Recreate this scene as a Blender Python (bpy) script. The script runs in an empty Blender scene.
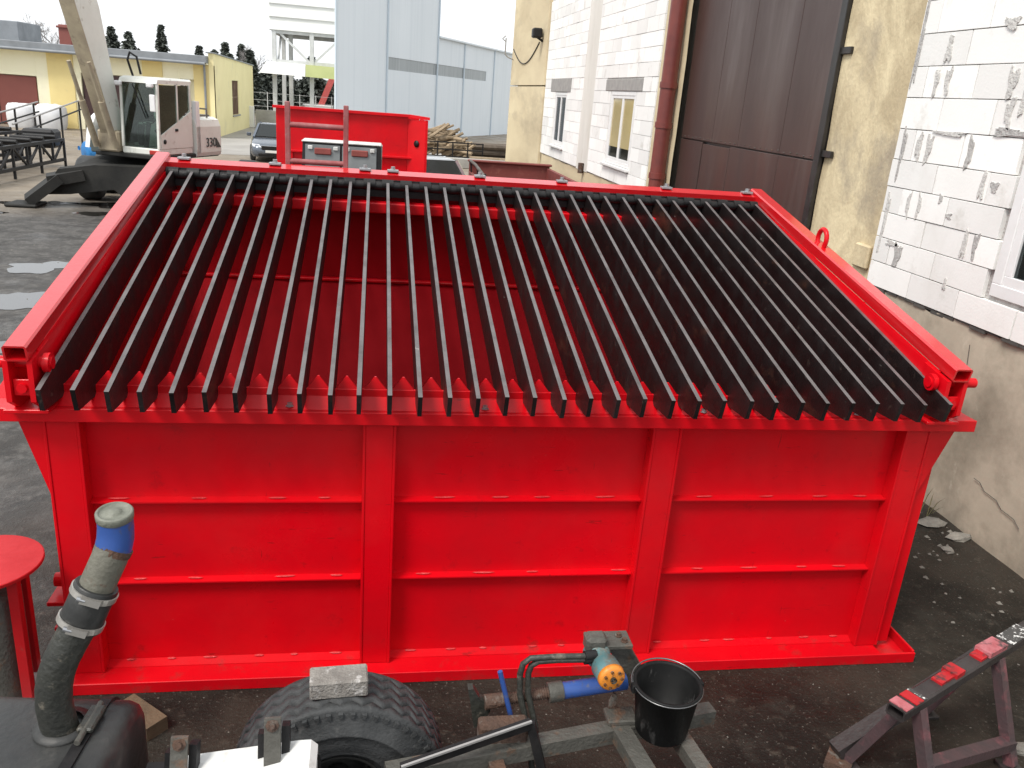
import bpy, math, random
from mathutils import Vector, Matrix, noise as mnoise
PI = math.pi
random.seed(7)
S = 0.675            # metres per modelling unit (the yard was laid out in units of the eye height / 4)
scene = bpy.context.scene
col = scene.collection

# ------------------------------------------------------------------ camera
cam_d = bpy.data.cameras.new('camera'); cam = bpy.data.objects.new('camera', cam_d); col.objects.link(cam)
cam_d.sensor_fit = 'HORIZONTAL'; cam_d.sensor_width = 36.0; cam_d.lens = 36.0 * 828.0 / 1024.0
cam_d.clip_start = 0.05; cam_d.clip_end = 2000.0
p, r, yw = math.radians(19.1), math.radians(4.4486), math.radians(-10.0667)
fw = Vector((-math.sin(yw) * math.cos(p), math.cos(yw) * math.cos(p), -math.sin(p)))
rt = Vector((math.cos(yw), math.sin(yw), 0)); up = rt.cross(fw)
rt2 = rt * math.cos(r) + up * math.sin(r); up2 = up * math.cos(r) - rt * math.sin(r)
M = Matrix((rt2, up2, -fw)).transposed().to_4x4(); M.translation = Vector((0, 0, 4.0 * S))
cam.matrix_world = M
scene.camera = cam

# ------------------------------------------------------------------ overcast sky, soft sun, exposure
SUN_DIR = Vector((-0.46, -0.36, 0.81)).normalized()      # towards the sun
w = bpy.data.worlds.new('World'); scene.world = w; w.use_nodes = True
nt = w.node_tree; nt.nodes.clear()
sky = nt.nodes.new('ShaderNodeTexSky'); sky.sky_type = 'NISHITA'; sky.sun_disc = False
sky.sun_elevation = math.asin(SUN_DIR.z); sky.sun_rotation = math.atan2(SUN_DIR.x, SUN_DIR.y)
sky.dust_density = 3.0; sky.air_density = 1.0
sc_ = nt.nodes.new('ShaderNodeVectorMath'); sc_.operation = 'SCALE'; sc_.inputs[3].default_value = 0.10
mx = nt.nodes.new('ShaderNodeMix'); mx.data_type = 'RGBA'; mx.inputs[0].default_value = 0.88
mx.inputs[7].default_value = (0.93, 0.955, 0.98, 1)      # cloud deck
bg = nt.nodes.new('ShaderNodeBackground'); bg.inputs[1].default_value = 0.66
wo = nt.nodes.new('ShaderNodeOutputWorld')
nt.links.new(sky.outputs[0], sc_.inputs[0]); nt.links.new(sc_.outputs[0], mx.inputs[6])
nt.links.new(mx.outputs[2], bg.inputs[0]); nt.links.new(bg.outputs[0], wo.inputs[0])
sd = bpy.data.lights.new('sun', 'SUN'); so = bpy.data.objects.new('sun', sd); col.objects.link(so)
sd.energy = 1.5; sd.angle = math.radians(18); sd.color = (1.0, 0.96, 0.90)
so.rotation_euler = SUN_DIR.to_track_quat('Z', 'Y').to_euler(); so.location = (-10, -8, 20)
vs = scene.view_settings; vs.view_transform = 'Standard'; vs.look = 'None'; vs.gamma = 1.0; vs.use_curve_mapping = False
vs.exposure = 1.08

# ------------------------------------------------------------------ materials
def lin(h):
    h = h.lstrip('#'); c = [int(h[i:i + 2], 16) / 255 for i in (0, 2, 4)]
    return tuple((x / 12.92 if x <= .04045 else ((x + .055) / 1.055) ** 2.4) for x in c)
def mat(name, c1, c2=None, scale=3.0, detail=6.0, ramp=(.35, .65), rough=(.5, .5), metal=0.0, bump=0.0, bscale=40.0,
        stretch=(1, 1, 1), c3=None, s3=1.0, t3=(.6, .7), rnd=0.0, spec=0.5, ior=1.5, coat=0.0, emit=None, dist=0.0):
    m = bpy.data.materials.new(name); m.use_nodes = True; t = m.node_tree; N = t.nodes; L = t.links
    b = N['Principled BSDF']; b.inputs['Metallic'].default_value = metal; b.inputs['IOR'].default_value = ior
    b.inputs['Specular IOR Level'].default_value = spec; b.inputs['Coat Weight'].default_value = coat
    b.inputs['Coat Roughness'].default_value = .12
    geo = N.new('ShaderNodeNewGeometry'); mp = N.new('ShaderNodeMapping'); mp.inputs['Scale'].default_value = stretch
    L.new(geo.outputs['Position'], mp.inputs[0])
    if rnd:
        oi = N.new('ShaderNodeObjectInfo'); mu = N.new('ShaderNodeVectorMath'); mu.operation = 'SCALE'
        cb = N.new('ShaderNodeCombineXYZ')
        for k in range(3): L.new(oi.outputs['Random'], cb.inputs[k])
        L.new(cb.outputs[0], mu.inputs[0]); mu.inputs[3].default_value = 37.0; L.new(mu.outputs[0], mp.inputs['Location'])
    n1 = N.new('ShaderNodeTexNoise'); n1.inputs['Scale'].default_value = scale; n1.inputs['Detail'].default_value = detail
    n1.inputs['Roughness'].default_value = .62; n1.inputs['Distortion'].default_value = dist
    L.new(mp.outputs[0], n1.inputs['Vector'])
    mr = N.new('ShaderNodeMapRange'); mr.inputs[1].default_value, mr.inputs[2].default_value = ramp
    L.new(n1.outputs[0], mr.inputs[0])
    c2 = c2 or tuple(x * .82 for x in c1)
    mix = N.new('ShaderNodeMix'); mix.data_type = 'RGBA'
    mix.inputs[6].default_value = (*c1, 1); mix.inputs[7].default_value = (*c2, 1); L.new(mr.outputs[0], mix.inputs[0])
    out = mix.outputs[2]
    if c3:
        n3 = N.new('ShaderNodeTexNoise'); n3.inputs['Scale'].default_value = s3; n3.inputs['Detail'].default_value = 8
        n3.inputs['Roughness'].default_value = .65; L.new(mp.outputs[0], n3.inputs['Vector'])
        m3 = N.new('ShaderNodeMapRange'); m3.inputs[1].default_value, m3.inputs[2].default_value = t3
        L.new(n3.outputs[0], m3.inputs[0]); x3 = N.new('ShaderNodeMix'); x3.data_type = 'RGBA'
        L.new(out, x3.inputs[6]); x3.inputs[7].default_value = (*c3, 1); L.new(m3.outputs[0], x3.inputs[0]); out = x3.outputs[2]
    if rnd:
        hs = N.new('ShaderNodeHueSaturation'); mv = N.new('ShaderNodeMapRange')
        mv.inputs[3].default_value = 1 - rnd; mv.inputs[4].default_value = 1 + rnd
        L.new(oi.outputs['Random'], mv.inputs[0]); L.new(mv.outputs[0], hs.inputs['Value']); L.new(out, hs.inputs['Color']); out = hs.outputs[0]
    L.new(out, b.inputs['Base Color'])
    rr = N.new('ShaderNodeMapRange'); rr.inputs[3].default_value, rr.inputs[4].default_value = rough
    L.new(mr.outputs[0], rr.inputs[0]); L.new(rr.outputs[0], b.inputs['Roughness'])
    if bump:
        n2 = N.new('ShaderNodeTexNoise'); n2.inputs['Scale'].default_value = bscale; n2.inputs['Detail'].default_value = 5
        L.new(mp.outputs[0], n2.inputs['Vector']); bp = N.new('ShaderNodeBump'); bp.inputs['Strength'].default_value = bump
        bp.inputs['Distance'].default_value = .02; L.new(n2.outputs[0], bp.inputs['Height']); L.new(bp.outputs[0], b.inputs['Normal'])
    if emit:
        b.inputs['Emission Color'].default_value = (*emit, 1); b.inputs['Emission Strength'].default_value = 1
    return m
def glass_mat(name, tint=(.8, .85, .85), see=.55, rough=.03, ior=1.5):
    m = bpy.data.materials.new(name); m.use_nodes = True; t = m.node_tree; t.nodes.clear(); N = t.nodes; L = t.links
    tr = N.new('ShaderNodeBsdfTransparent'); tr.inputs[0].default_value = (*tint, 1)
    dk = N.new('ShaderNodeBsdfDiffuse'); dk.inputs[0].default_value = (.03, .035, .035, 1)
    m0 = N.new('ShaderNodeMixShader'); m0.inputs[0].default_value = 1 - see; L.new(tr.outputs[0], m0.inputs[1]); L.new(dk.outputs[0], m0.inputs[2])
    gl = N.new('ShaderNodeBsdfGlossy'); gl.inputs['Roughness'].default_value = rough
    fr = N.new('ShaderNodeFresnel'); fr.inputs[0].default_value = ior
    ms = N.new('ShaderNodeMixShader'); L.new(fr.outputs[0], ms.inputs[0]); L.new(m0.outputs[0], ms.inputs[1]); L.new(gl.outputs[0], ms.inputs[2])
    o = N.new('ShaderNodeOutputMaterial'); L.new(ms.outputs[0], o.inputs[0]); return m

MT = {}
MT['red'] = mat('red_paint', (.68, .0015, .008), (.54, .0012, .007), 1.6, rough=(.26, .48), bump=.22, bscale=2.2, c3=(.36, .004, .008), s3=9, t3=(.62, .80), spec=.26, coat=.07)
MT['red_gloss'] = mat('red_gloss_paint', (.62, .003, .008), (.55, .003, .007), 2.5, rough=(.28, .4), bump=.05, bscale=45, c3=(.45, .004, .008), s3=7, t3=(.60, .78), spec=.6, coat=1.0)
MT['red_in'] = mat('red_paint_shaded_inside', (.36, .001, .006), (.30, .001, .005), 2.5, rough=(.6, .7), bump=.05, bscale=45, c3=(.26, .002, .006), s3=4, t3=(.55, .78), spec=.12)  # same red paint, darkened to put the hopper's inner shade into the colour
MT['chips'] = mat('white_spattered_steel', (.05, .05, .048), (.07, .068, .065), 10, rough=(.6, .7), c3=(.70, .70, .68), s3=45, t3=(.54, .58))
MT['red_dull'] = mat('dull_red_paint', (.50, .006, .010), (.40, .004, .008), 4, rough=(.42, .6), bump=.06, bscale=50, c3=(.35, .05, .04), s3=14, t3=(.64, .74), spec=.4)
MT['weld'] = mat('weld_bead_red', (.62, .06, .06), (.55, .02, .025), 30, rough=(.3, .5), bump=.4, bscale=200)  # lighter than the red paint: gloss on the beads put into the colour
MT['bar'] = mat('black_bar_paint', (.009, .007, .007), (.014, .011, .011), 9, rough=(.34, .5), bump=.12, bscale=120, c3=(.06, .045, .038), s3=22, t3=(.63, .72), spec=.4, rnd=.35)
def dust_sheen_top(m, colr, lo=.75, hi=.95):
    """pale grey on upward faces: dust, with sky sheen painted in"""
    t = m.node_tree; N = t.nodes; L = t.links; b = N['Principled BSDF']; src = b.inputs['Base Color'].links[0].from_socket
    g = N.new('ShaderNodeNewGeometry'); sp = N.new('ShaderNodeSeparateXYZ'); L.new(g.outputs['True Normal'], sp.inputs[0])
    a = N.new('ShaderNodeMapRange'); a.inputs[1].default_value = lo; a.inputs[2].default_value = hi; L.new(sp.outputs[2], a.inputs[0])
    n = N.new('ShaderNodeTexNoise'); n.inputs['Scale'].default_value = 9; n.inputs['Detail'].default_value = 6; L.new(g.outputs['Position'], n.inputs['Vector'])
    k = N.new('ShaderNodeMapRange'); k.inputs[1].default_value = .3; k.inputs[2].default_value = .6; k.inputs[3].default_value = .55; L.new(n.outputs[0], k.inputs[0])
    mu = N.new('ShaderNodeMath'); mu.operation = 'MULTIPLY'; L.new(a.outputs[0], mu.inputs[0]); L.new(k.outputs[0], mu.inputs[1])
    x = N.new('ShaderNodeMix'); x.data_type = 'RGBA'; L.new(mu.outputs[0], x.inputs[0]); L.new(src, x.inputs[6]); x.inputs[7].default_value = (*colr, 1); L.new(x.outputs[2], b.inputs['Base Color'])
dust_sheen_top(MT['bar'], (.135, .122, .122))  # bar tops coloured paler for the sky's reflection as well as dust
MT['black'] = mat('black_steel', (.009, .009, .010), (.017, .016, .016), 12, spec=.3, rough=(.4, .55), bump=.1, bscale=80)
MT['zinc'] = mat('zinc_bolt', (.45, .46, .47), (.35, .35, .36), 40, rough=(.3, .45), metal=.8)
MT['ladder'] = mat('faded_red_ladder', (.33, .115, .115), (.26, .06, .06), 14, rough=(.5, .65), c3=(.25, .2, .19), s3=30, t3=(.6, .7))
MT['ground'] = None
MT['block'] = mat('aerated_concrete', (.86, .855, .83), (.80, .795, .77), 2.2, ramp=(.45, .8), rough=(.85, .95), bump=.10, bscale=60, c3=(.58, .56, .51), s3=2.5, t3=(.58, .78), rnd=.10)
MT['mortar_pale'] = mat('pale_mortar', (.62, .61, .58), (.52, .51, .49), 9, rough=(.9, .95), bump=.6, bscale=50)
MT['mortar'] = mat('mortar', (.50, .49, .47), (.36, .35, .34), 9, rough=(.9, .95), bump=.6, bscale=50)
MT['plaster'] = mat('stained_beige_plaster', (.74, .63, .41), (.50, .41, .26), 2.2, detail=9, ramp=(.38, .62), rough=(.85, .95), bump=.35, bscale=30, stretch=(1, 1, .7), c3=(.38, .32, .23), s3=1.5, t3=(.50, .66), dist=.8)
MT['plaster_far'] = mat('streaked_beige_plaster', (.70, .60, .40), (.52, .43, .28), .9, detail=8, ramp=(.36, .66), rough=(.85, .95), bump=.15, bscale=10, stretch=(1, .22, .8), c3=(.42, .35, .24), s3=1.1, t3=(.52, .70), dist=.5)
MT['pane_tan'] = mat('tan_blind_behind_glass', (.50, .40, .18), (.45, .36, .17), 2, rough=(.06, .1), coat=.5)
MT['plinth'] = mat('dirty_plinth_render', (.52, .46, .36), (.42, .365, .285), 1.3, detail=9, ramp=(.36, .66), rough=(.85, .95), bump=.18, bscale=14, c3=(.23, .20, .15), s3=1.0, t3=(.46, .68), dist=.6)
MT['gate'] = mat('brown_gate_sheet', (.062, .032, .026), (.048, .026, .022), 1.2, rough=(.32, .5), bump=.05, bscale=10, stretch=(1, 1, .25), spec=.5, c3=(.085, .055, .05), s3=3, t3=(.6, .8))
MT['gate_black'] = mat('black_gate_frame', (.015, .014, .014), (.03, .027, .025), 6, rough=(.35, .5))
MT['pipe_brown'] = mat('red_brown_downpipe', (.20, .045, .035), (.15, .035, .03), 4, rough=(.35, .5), spec=.5)
MT['lintel'] = mat('grey_lintel', (.36, .35, .33), (.28, .27, .26), 8, rough=(.9, .95), bump=.3, bscale=40)
MT['pvc'] = mat('white_window_plastic', (.80, .80, .80), (.74, .74, .73), 6, rough=(.3, .4))
MT['blind'] = mat('tan_blind', (.50, .38, .16), (.43, .33, .15), 3, rough=(.7, .8))
MT['inside'] = mat('dark_interior', (.03, .033, .033), (.05, .05, .05), 3, rough=(.8, .9))
MT['glass'] = glass_mat('window_glass', see=.92, ior=1.25)
MT['cabglass'] = glass_mat('cab_glass', (.74, .84, .80), see=.90)
MT['carglass'] = glass_mat('car_glass', (.5, .55, .55), see=.3)
MT['yellow'] = mat('pale_yellow_render', (.92, .82, .46), (.87, .77, .42), 1.0, rough=(.85, .92), bump=.1, bscale=20, c3=(.70, .63, .40), s3=.8, t3=(.58, .8))
MT['cream'] = mat('cream_render', (.90, .86, .64), (.85, .81, .58), .8, rough=(.85, .92), c3=(.70, .66, .50), s3=.6, t3=(.58, .8))
MT['yellow_deep'] = mat('yellow_pilaster_render', (.80, .66, .30), (.74, .60, .27), .9, rough=(.85, .92), c3=(.62, .52, .28), s3=.9, t3=(.6, .8))
MT['roofgrey'] = mat('grey_roof_sheet', (.26, .28, .30), (.20, .215, .23), 1.5, rough=(.5, .65))
MT['door_red'] = mat('red_brown_door', (.22, .065, .05), (.19, .055, .045), .7, rough=(.55, .7))
MT['door_dark'] = mat('dark_brown_door', (.055, .024, .023), (.045, .02, .02), .7, rough=(.5, .65))
MT['hall'] = mat('blue_grey_cladding', (.74, .795, .83), (.72, .775, .81), .25, rough=(.45, .6), spec=.4)
MT['hallstrip'] = mat('translucent_strip', (.36, .39, .40), (.27, .30, .31), 1.2, rough=(.3, .45), stretch=(6, 6, .2))
MT['towerclad'] = mat('white_cladding', (.80, .80, .77), (.76, .76, .73), .5, rough=(.5, .6))
MT['towersteel'] = mat('pale_steel', (.62, .63, .62), (.52, .53, .52), 2, rough=(.5, .6))
MT['greenclad'] = mat('lichen_green_sheet', (.42, .45, .20), (.36, .40, .17), 1, rough=(.7, .8))
MT['conc'] = mat('weathered_concrete', (.40, .39, .36), (.30, .29, .27), 1.5, rough=(.85, .95), bump=.3, bscale=30, c3=(.22, .21, .19), s3=2, t3=(.58, .75))
MT['exc'] = mat('excavator_cream_paint', (.74, .755, .70), (.67, .68, .62), 2, rough=(.4, .55), c3=(.36, .31, .24), s3=5, t3=(.60, .74))
MT['boom'] = mat('muddy_boom_paint', (.42, .36, .25), (.30, .25, .18), 3, rough=(.5, .7), c3=(.16, .13, .10), s3=5, t3=(.56, .72))
MT['chassis'] = mat('dirty_dark_chassis', (.018, .018, .017), (.036, .035, .032), 2.2, rough=(.6, .8), spec=.25, bump=.2, bscale=30)
MT['rubber'] = mat('tyre_rubber', (.034, .036, .037), (.066, .068, .069), 7, rough=(.55, .75), spec=.3, bump=.25, bscale=90, c3=(.085, .085, .083), s3=16, t3=(.60, .74))
MT['step'] = mat('dark_green_grey_box', (.07, .085, .08), (.055, .07, .066), 3, rough=(.5, .6))
MT['bluepl'] = mat('blue_drum_plastic', (.03, .22, .55), (.025, .18, .46), 4, rough=(.35, .5))
MT['steelgrey'] = mat('weathered_steel', (.125, .120, .105), (.075, .072, .062), 6, rough=(.5, .7), metal=.25, bump=.3, bscale=60, c3=(.17, .085, .045), s3=9, t3=(.56, .70))
MT['rust'] = mat('rust', (.10, .052, .032), (.065, .04, .03), 12, rough=(.75, .9), bump=.5, bscale=80, c3=(.16, .145, .125), s3=14, t3=(.52, .62))
MT['oily'] = mat('oily_dark_pipe', (.040, .041, .034), (.022, .023, .020), 7, rough=(.35, .6), bump=.3, bscale=50, c3=(.15, .135, .105), s3=12, t3=(.62, .76))
MT['olive'] = mat('worn_olive_pipe', (.15, .145, .115), (.10, .095, .075), 10, rough=(.45, .65), bump=.25, bscale=60, c3=(.12, .055, .035), s3=12, t3=(.56, .68))
MT['cap'] = mat('dusty_cap', (.20, .205, .165), (.12, .125, .10), 14, rough=(.5, .65), bump=.2, bscale=80)
MT['bluepaint'] = mat('worn_blue_paint', (.03, .085, .30), (.025, .065, .24), 9, rough=(.35, .5), c3=(.14, .13, .11), s3=11, t3=(.60, .70))
MT['teal'] = mat('worn_teal_paint', (.10, .23, .24), (.075, .16, .17), 14, rough=(.4, .55), c3=(.16, .15, .13), s3=18, t3=(.52, .64))
MT['orange'] = mat('orange_paint', (.72, .26, .03), (.60, .20, .025), 20, rough=(.4, .5), c3=(.25, .12, .05), s3=30, t3=(.58, .66))
MT['clamp'] = mat('steel_clamp', (.52, .50, .46), (.38, .36, .33), 25, rough=(.3, .5), metal=.7)
MT['tank'] = mat('grimy_black_tank', (.022, .023, .023), (.050, .050, .048), 3.5, ramp=(.4, .7), rough=(.32, .62), spec=.35, bump=.15, bscale=30, c3=(.07, .067, .063), s3=6, t3=(.60, .75))
MT['whitep'] = mat('white_painted_panel', (.66, .66, .64), (.56, .56, .54), 4, rough=(.4, .5), c3=(.5, .48, .45), s3=9, t3=(.66, .76))
MT['brickgrey'] = mat('grey_paver', (.27, .25, .225), (.17, .155, .14), 14, rough=(.9, .95), bump=.5, bscale=90, c3=(.45, .43, .41), s3=20, t3=(.58, .68))
MT['bucket'] = mat('black_bucket_plastic', (.006, .006, .006), (.010, .010, .010), 12, rough=(.5, .65), spec=.2, c3=(.035, .035, .035), s3=14, t3=(.64, .76))
MT['wire'] = mat('bucket_wire', (.22, .22, .22), (.16, .16, .16), 10, rough=(.3, .4), metal=.9)
MT['trestle'] = mat('red_dusted_steel', (.085, .050, .054), (.058, .043, .045), 8, rough=(.5, .65), metal=.1, bump=.2, bscale=60, c3=(.20, .07, .08), s3=10, t3=(.54, .70))
MT['trestledark'] = mat('dark_trestle_steel', (.026, .022, .022), (.042, .036, .035), 9, rough=(.45, .6), bump=.2, bscale=60)
MT['overspray'] = mat('pink_overspray', (.48, .17, .19), (.36, .08, .09), 18, rough=(.5, .65), c3=(.06, .045, .045), s3=16, t3=(.50, .62))
MT['overred'] = mat('red_overspray', (.50, .012, .018), (.36, .01, .014), 14, rough=(.4, .5), c3=(.05, .03, .03), s3=15, t3=(.53, .64))
MT['wood'] = mat('old_timber', (.15, .10, .058), (.10, .07, .042), 10, rough=(.8, .9), bump=.3, bscale=60, stretch=(1, 1, 4))
MT['log'] = mat('split_log', (.36, .275, .18), (.26, .195, .125), 6, rough=(.8, .9), rnd=.25, c3=(.20, .15, .10), s3=5, t3=(.55, .7))
MT['logdark'] = mat('dark_log', (.14, .11, .085), (.10, .08, .06), 5, rough=(.85, .9), rnd=.2)
MT['skip'] = mat('oxide_red_skip', (.20, .048, .040), (.16, .040, .034), 3, rough=(.55, .7), c3=(.28, .12, .09), s3=4, t3=(.58, .74))
MT['stone'] = mat('pale_stone', (.24, .225, .195), (.15, .14, .125), 12, rough=(.9, .95), bump=.4, bscale=80, rnd=.2)
MT['foliage'] = mat('conifer_needles', (.075, .088, .074), (.10, .112, .094), 1.0, rough=(.7, .85), rnd=.15)  # needle colour lightened to carry the distance haze
MT['bark'] = mat('bark', (.10, .08, .065), (.07, .055, .045), 3, rough=(.9, .95))
MT['twig'] = mat('grey_twigs', (.26, .24, .23), (.20, .185, .18), 3, rough=(.9, .95))
MT['car_dark'] = mat('dark_blue_grey_car', (.12, .14, .17), (.10, .12, .15), 2, rough=(.22, .3), metal=.4, coat=.8)
MT['grey_glass'] = mat('grey_reflecting_cab_glass', (.17, .18, .18), (.10, .11, .11), 3, rough=(.08, .2), coat=.6)  # opaque panes, the grey reflection painted as base colour
MT['car_silver'] = mat('silver_car', (.56, .58, .60), (.52, .54, .56), 2, rough=(.25, .32), metal=.5, coat=.5)
MT['car_red'] = mat('faded_red_car', (.55, .10, .09), (.48, .08, .075), 2, rough=(.25, .35), coat=.5)
MT['car_grey'] = mat('grey_white_van', (.55, .55, .53), (.48, .48, .47), 2, rough=(.3, .4), coat=.4)
MT['chrome'] = mat('chrome', (.7, .7, .7), (.6, .6, .6), 3, rough=(.12, .2), metal=1)
MT['lamp_glass'] = mat('lamp_lens', (.75, .77, .8), (.68, .7, .73), 5, rough=(.1, .15), coat=.6)
MT['tail_red'] = mat('red_lens', (.45, .03, .02), (.38, .02, .015), 5, rough=(.15, .25), coat=.6)
MT['plate'] = mat('number_plate', (.75, .75, .73), (.68, .68, .66), 5, rough=(.4, .5))
MT['visor'] = mat('visor_red_fabric', (.30, .07, .06), (.24, .06, .05), 5, rough=(.7, .8))
MT['bag'] = mat('white_bulk_bag', (.74, .75, .76), (.64, .65, .67), 3, rough=(.7, .8), bump=.4, bscale=8)
MT['railpipe'] = mat('galvanised_rail', (.42, .41, .40), (.33, .32, .31), 6, rough=(.45, .55), metal=.4)
MT['textdark'] = mat('dark_lettering', (.03, .03, .03), (.04, .04, .04), 5, rough=(.5, .6))
MT['yellowpipe'] = mat('yellow_tube', (.60, .36, .07), (.52, .31, .06), 5, rough=(.5, .6))
MT['grass'] = mat('weed_grass', (.14, .14, .06), (.20, .18, .09), 10, rough=(.8, .9), rnd=.2)

def layer(m, colr, scale, thr, stretch=(1, 1, 1), fac=1.0, zmax=None, detail=6):
    """one more patch layer of paint wear, dirt or dust"""
    t = m.node_tree; N = t.nodes; L = t.links; b = N['Principled BSDF']; src = b.inputs['Base Color'].links[0].from_socket
    g = N.new('ShaderNodeNewGeometry'); mp = N.new('ShaderNodeMapping'); mp.inputs['Scale'].default_value = stretch; L.new(g.outputs['Position'], mp.inputs[0])
    n = N.new('ShaderNodeTexNoise'); n.inputs['Scale'].default_value = scale; n.inputs['Detail'].default_value = detail; n.inputs['Roughness'].default_value = .65; L.new(mp.outputs[0], n.inputs['Vector'])
    v = n.outputs[0]
    if zmax:
        sp = N.new('ShaderNodeSeparateXYZ'); L.new(g.outputs['Position'], sp.inputs[0]); q = N.new('ShaderNodeMapRange'); q.inputs[1].default_value = 0; q.inputs[2].default_value = zmax; q.inputs[3].default_value = .22; q.inputs[4].default_value = -.25; L.new(sp.outputs[2], q.inputs[0])
        ad = N.new('ShaderNodeMath'); ad.operation = 'ADD'; L.new(v, ad.inputs[0]); L.new(q.outputs[0], ad.inputs[1]); v = ad.outputs[0]
    k = N.new('ShaderNodeMapRange'); k.inputs[1].default_value, k.inputs[2].default_value = thr; k.inputs[4].default_value = fac; L.new(v, k.inputs[0])
    x = N.new('ShaderNodeMix'); x.data_type = 'RGBA'; L.new(k.outputs[0], x.inputs[0]); L.new(src, x.inputs[6]); x.inputs[7].default_value = (*colr, 1); L.new(x.outputs[2], b.inputs['Base Color'])
layer(MT['red'], (.52, .09, .075), 1.1, (.48, .80), fac=.10)                       # dust film
layer(MT['red'], (.16, .008, .008), 5, (.665, .70), (1, 1, 9), .55)                 # scuffs
layer(MT['red'], (.16, .008, .008), 6, (.68, .71), (9, 1, 1.2), .5)
layer(MT['red'], (.09, .05, .04), 9, (.68, .84), (1, 1, 1), .35, zmax=.22)           # mud splash near the ground
layer(MT['red'], (.70, .20, .18), 34, (.735, .75), (1, 1, 1), .6)                   # chips
layer(MT['red_gloss'], (.20, .02, .02), 12, (.68, .72), (2, 1, 3), .6)
layer(MT['bar'], (.30, .28, .26), 26, (.70, .73), (1, .25, 1), .7)                  # scraped steel
layer(MT['bar'], (.10, .045, .028), 5, (.60, .72), (1, .5, 1), .5)                  # rust bloom
layer(MT['hall'], (.50, .57, .62), .9, (.50, .72), (2.5, 2.5, .06), .28)             # rain streaks
layer(MT['whitep'], (.30, .27, .23), 6, (.58, .70), (1, 1, 1), .6)
layer(MT['block'], (.46, .43, .37), 1.3, (.60, .76), (1, 1, .5), .22)
layer(MT['exc'], (.20, .15, .11), 2.2, (.60, .72), (1, 1, .35), .6)
layer(MT['gate'], (.13, .10, .09), 1.5, (.55, .75), (1, 1, .12), .5)
layer(MT['bucket'], (.16, .155, .15), 11, (.58, .70), (1, 1, .4), .55)              # cement splashes
layer(MT['tank'], (.11, .10, .09), 7, (.56, .72), (1, 1, 1), .5)
layer(MT['orange'], (.12, .06, .03), 26, (.54, .64), (1, 1, 1), .8)
layer(MT['teal'], (.10, .085, .065), 20, (.50, .62), (1, 1, 1), .8)
layer(MT['bluepaint'], (.09, .075, .06), 18, (.55, .66), (1, 1, 1), .8)
layer(MT['oily'], (.16, .14, .11), 20, (.58, .68), (1, 1, 1), .7)
layer(MT['plinth'], (.14, .125, .10), 1.6, (.56, .80), (1, 1, 1), .6, zmax=.5)      # damp foot of the render
layer(MT['plinth'], (.58, .53, .43), 5, (.62, .72), (1, 1, .6), .5)
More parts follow.
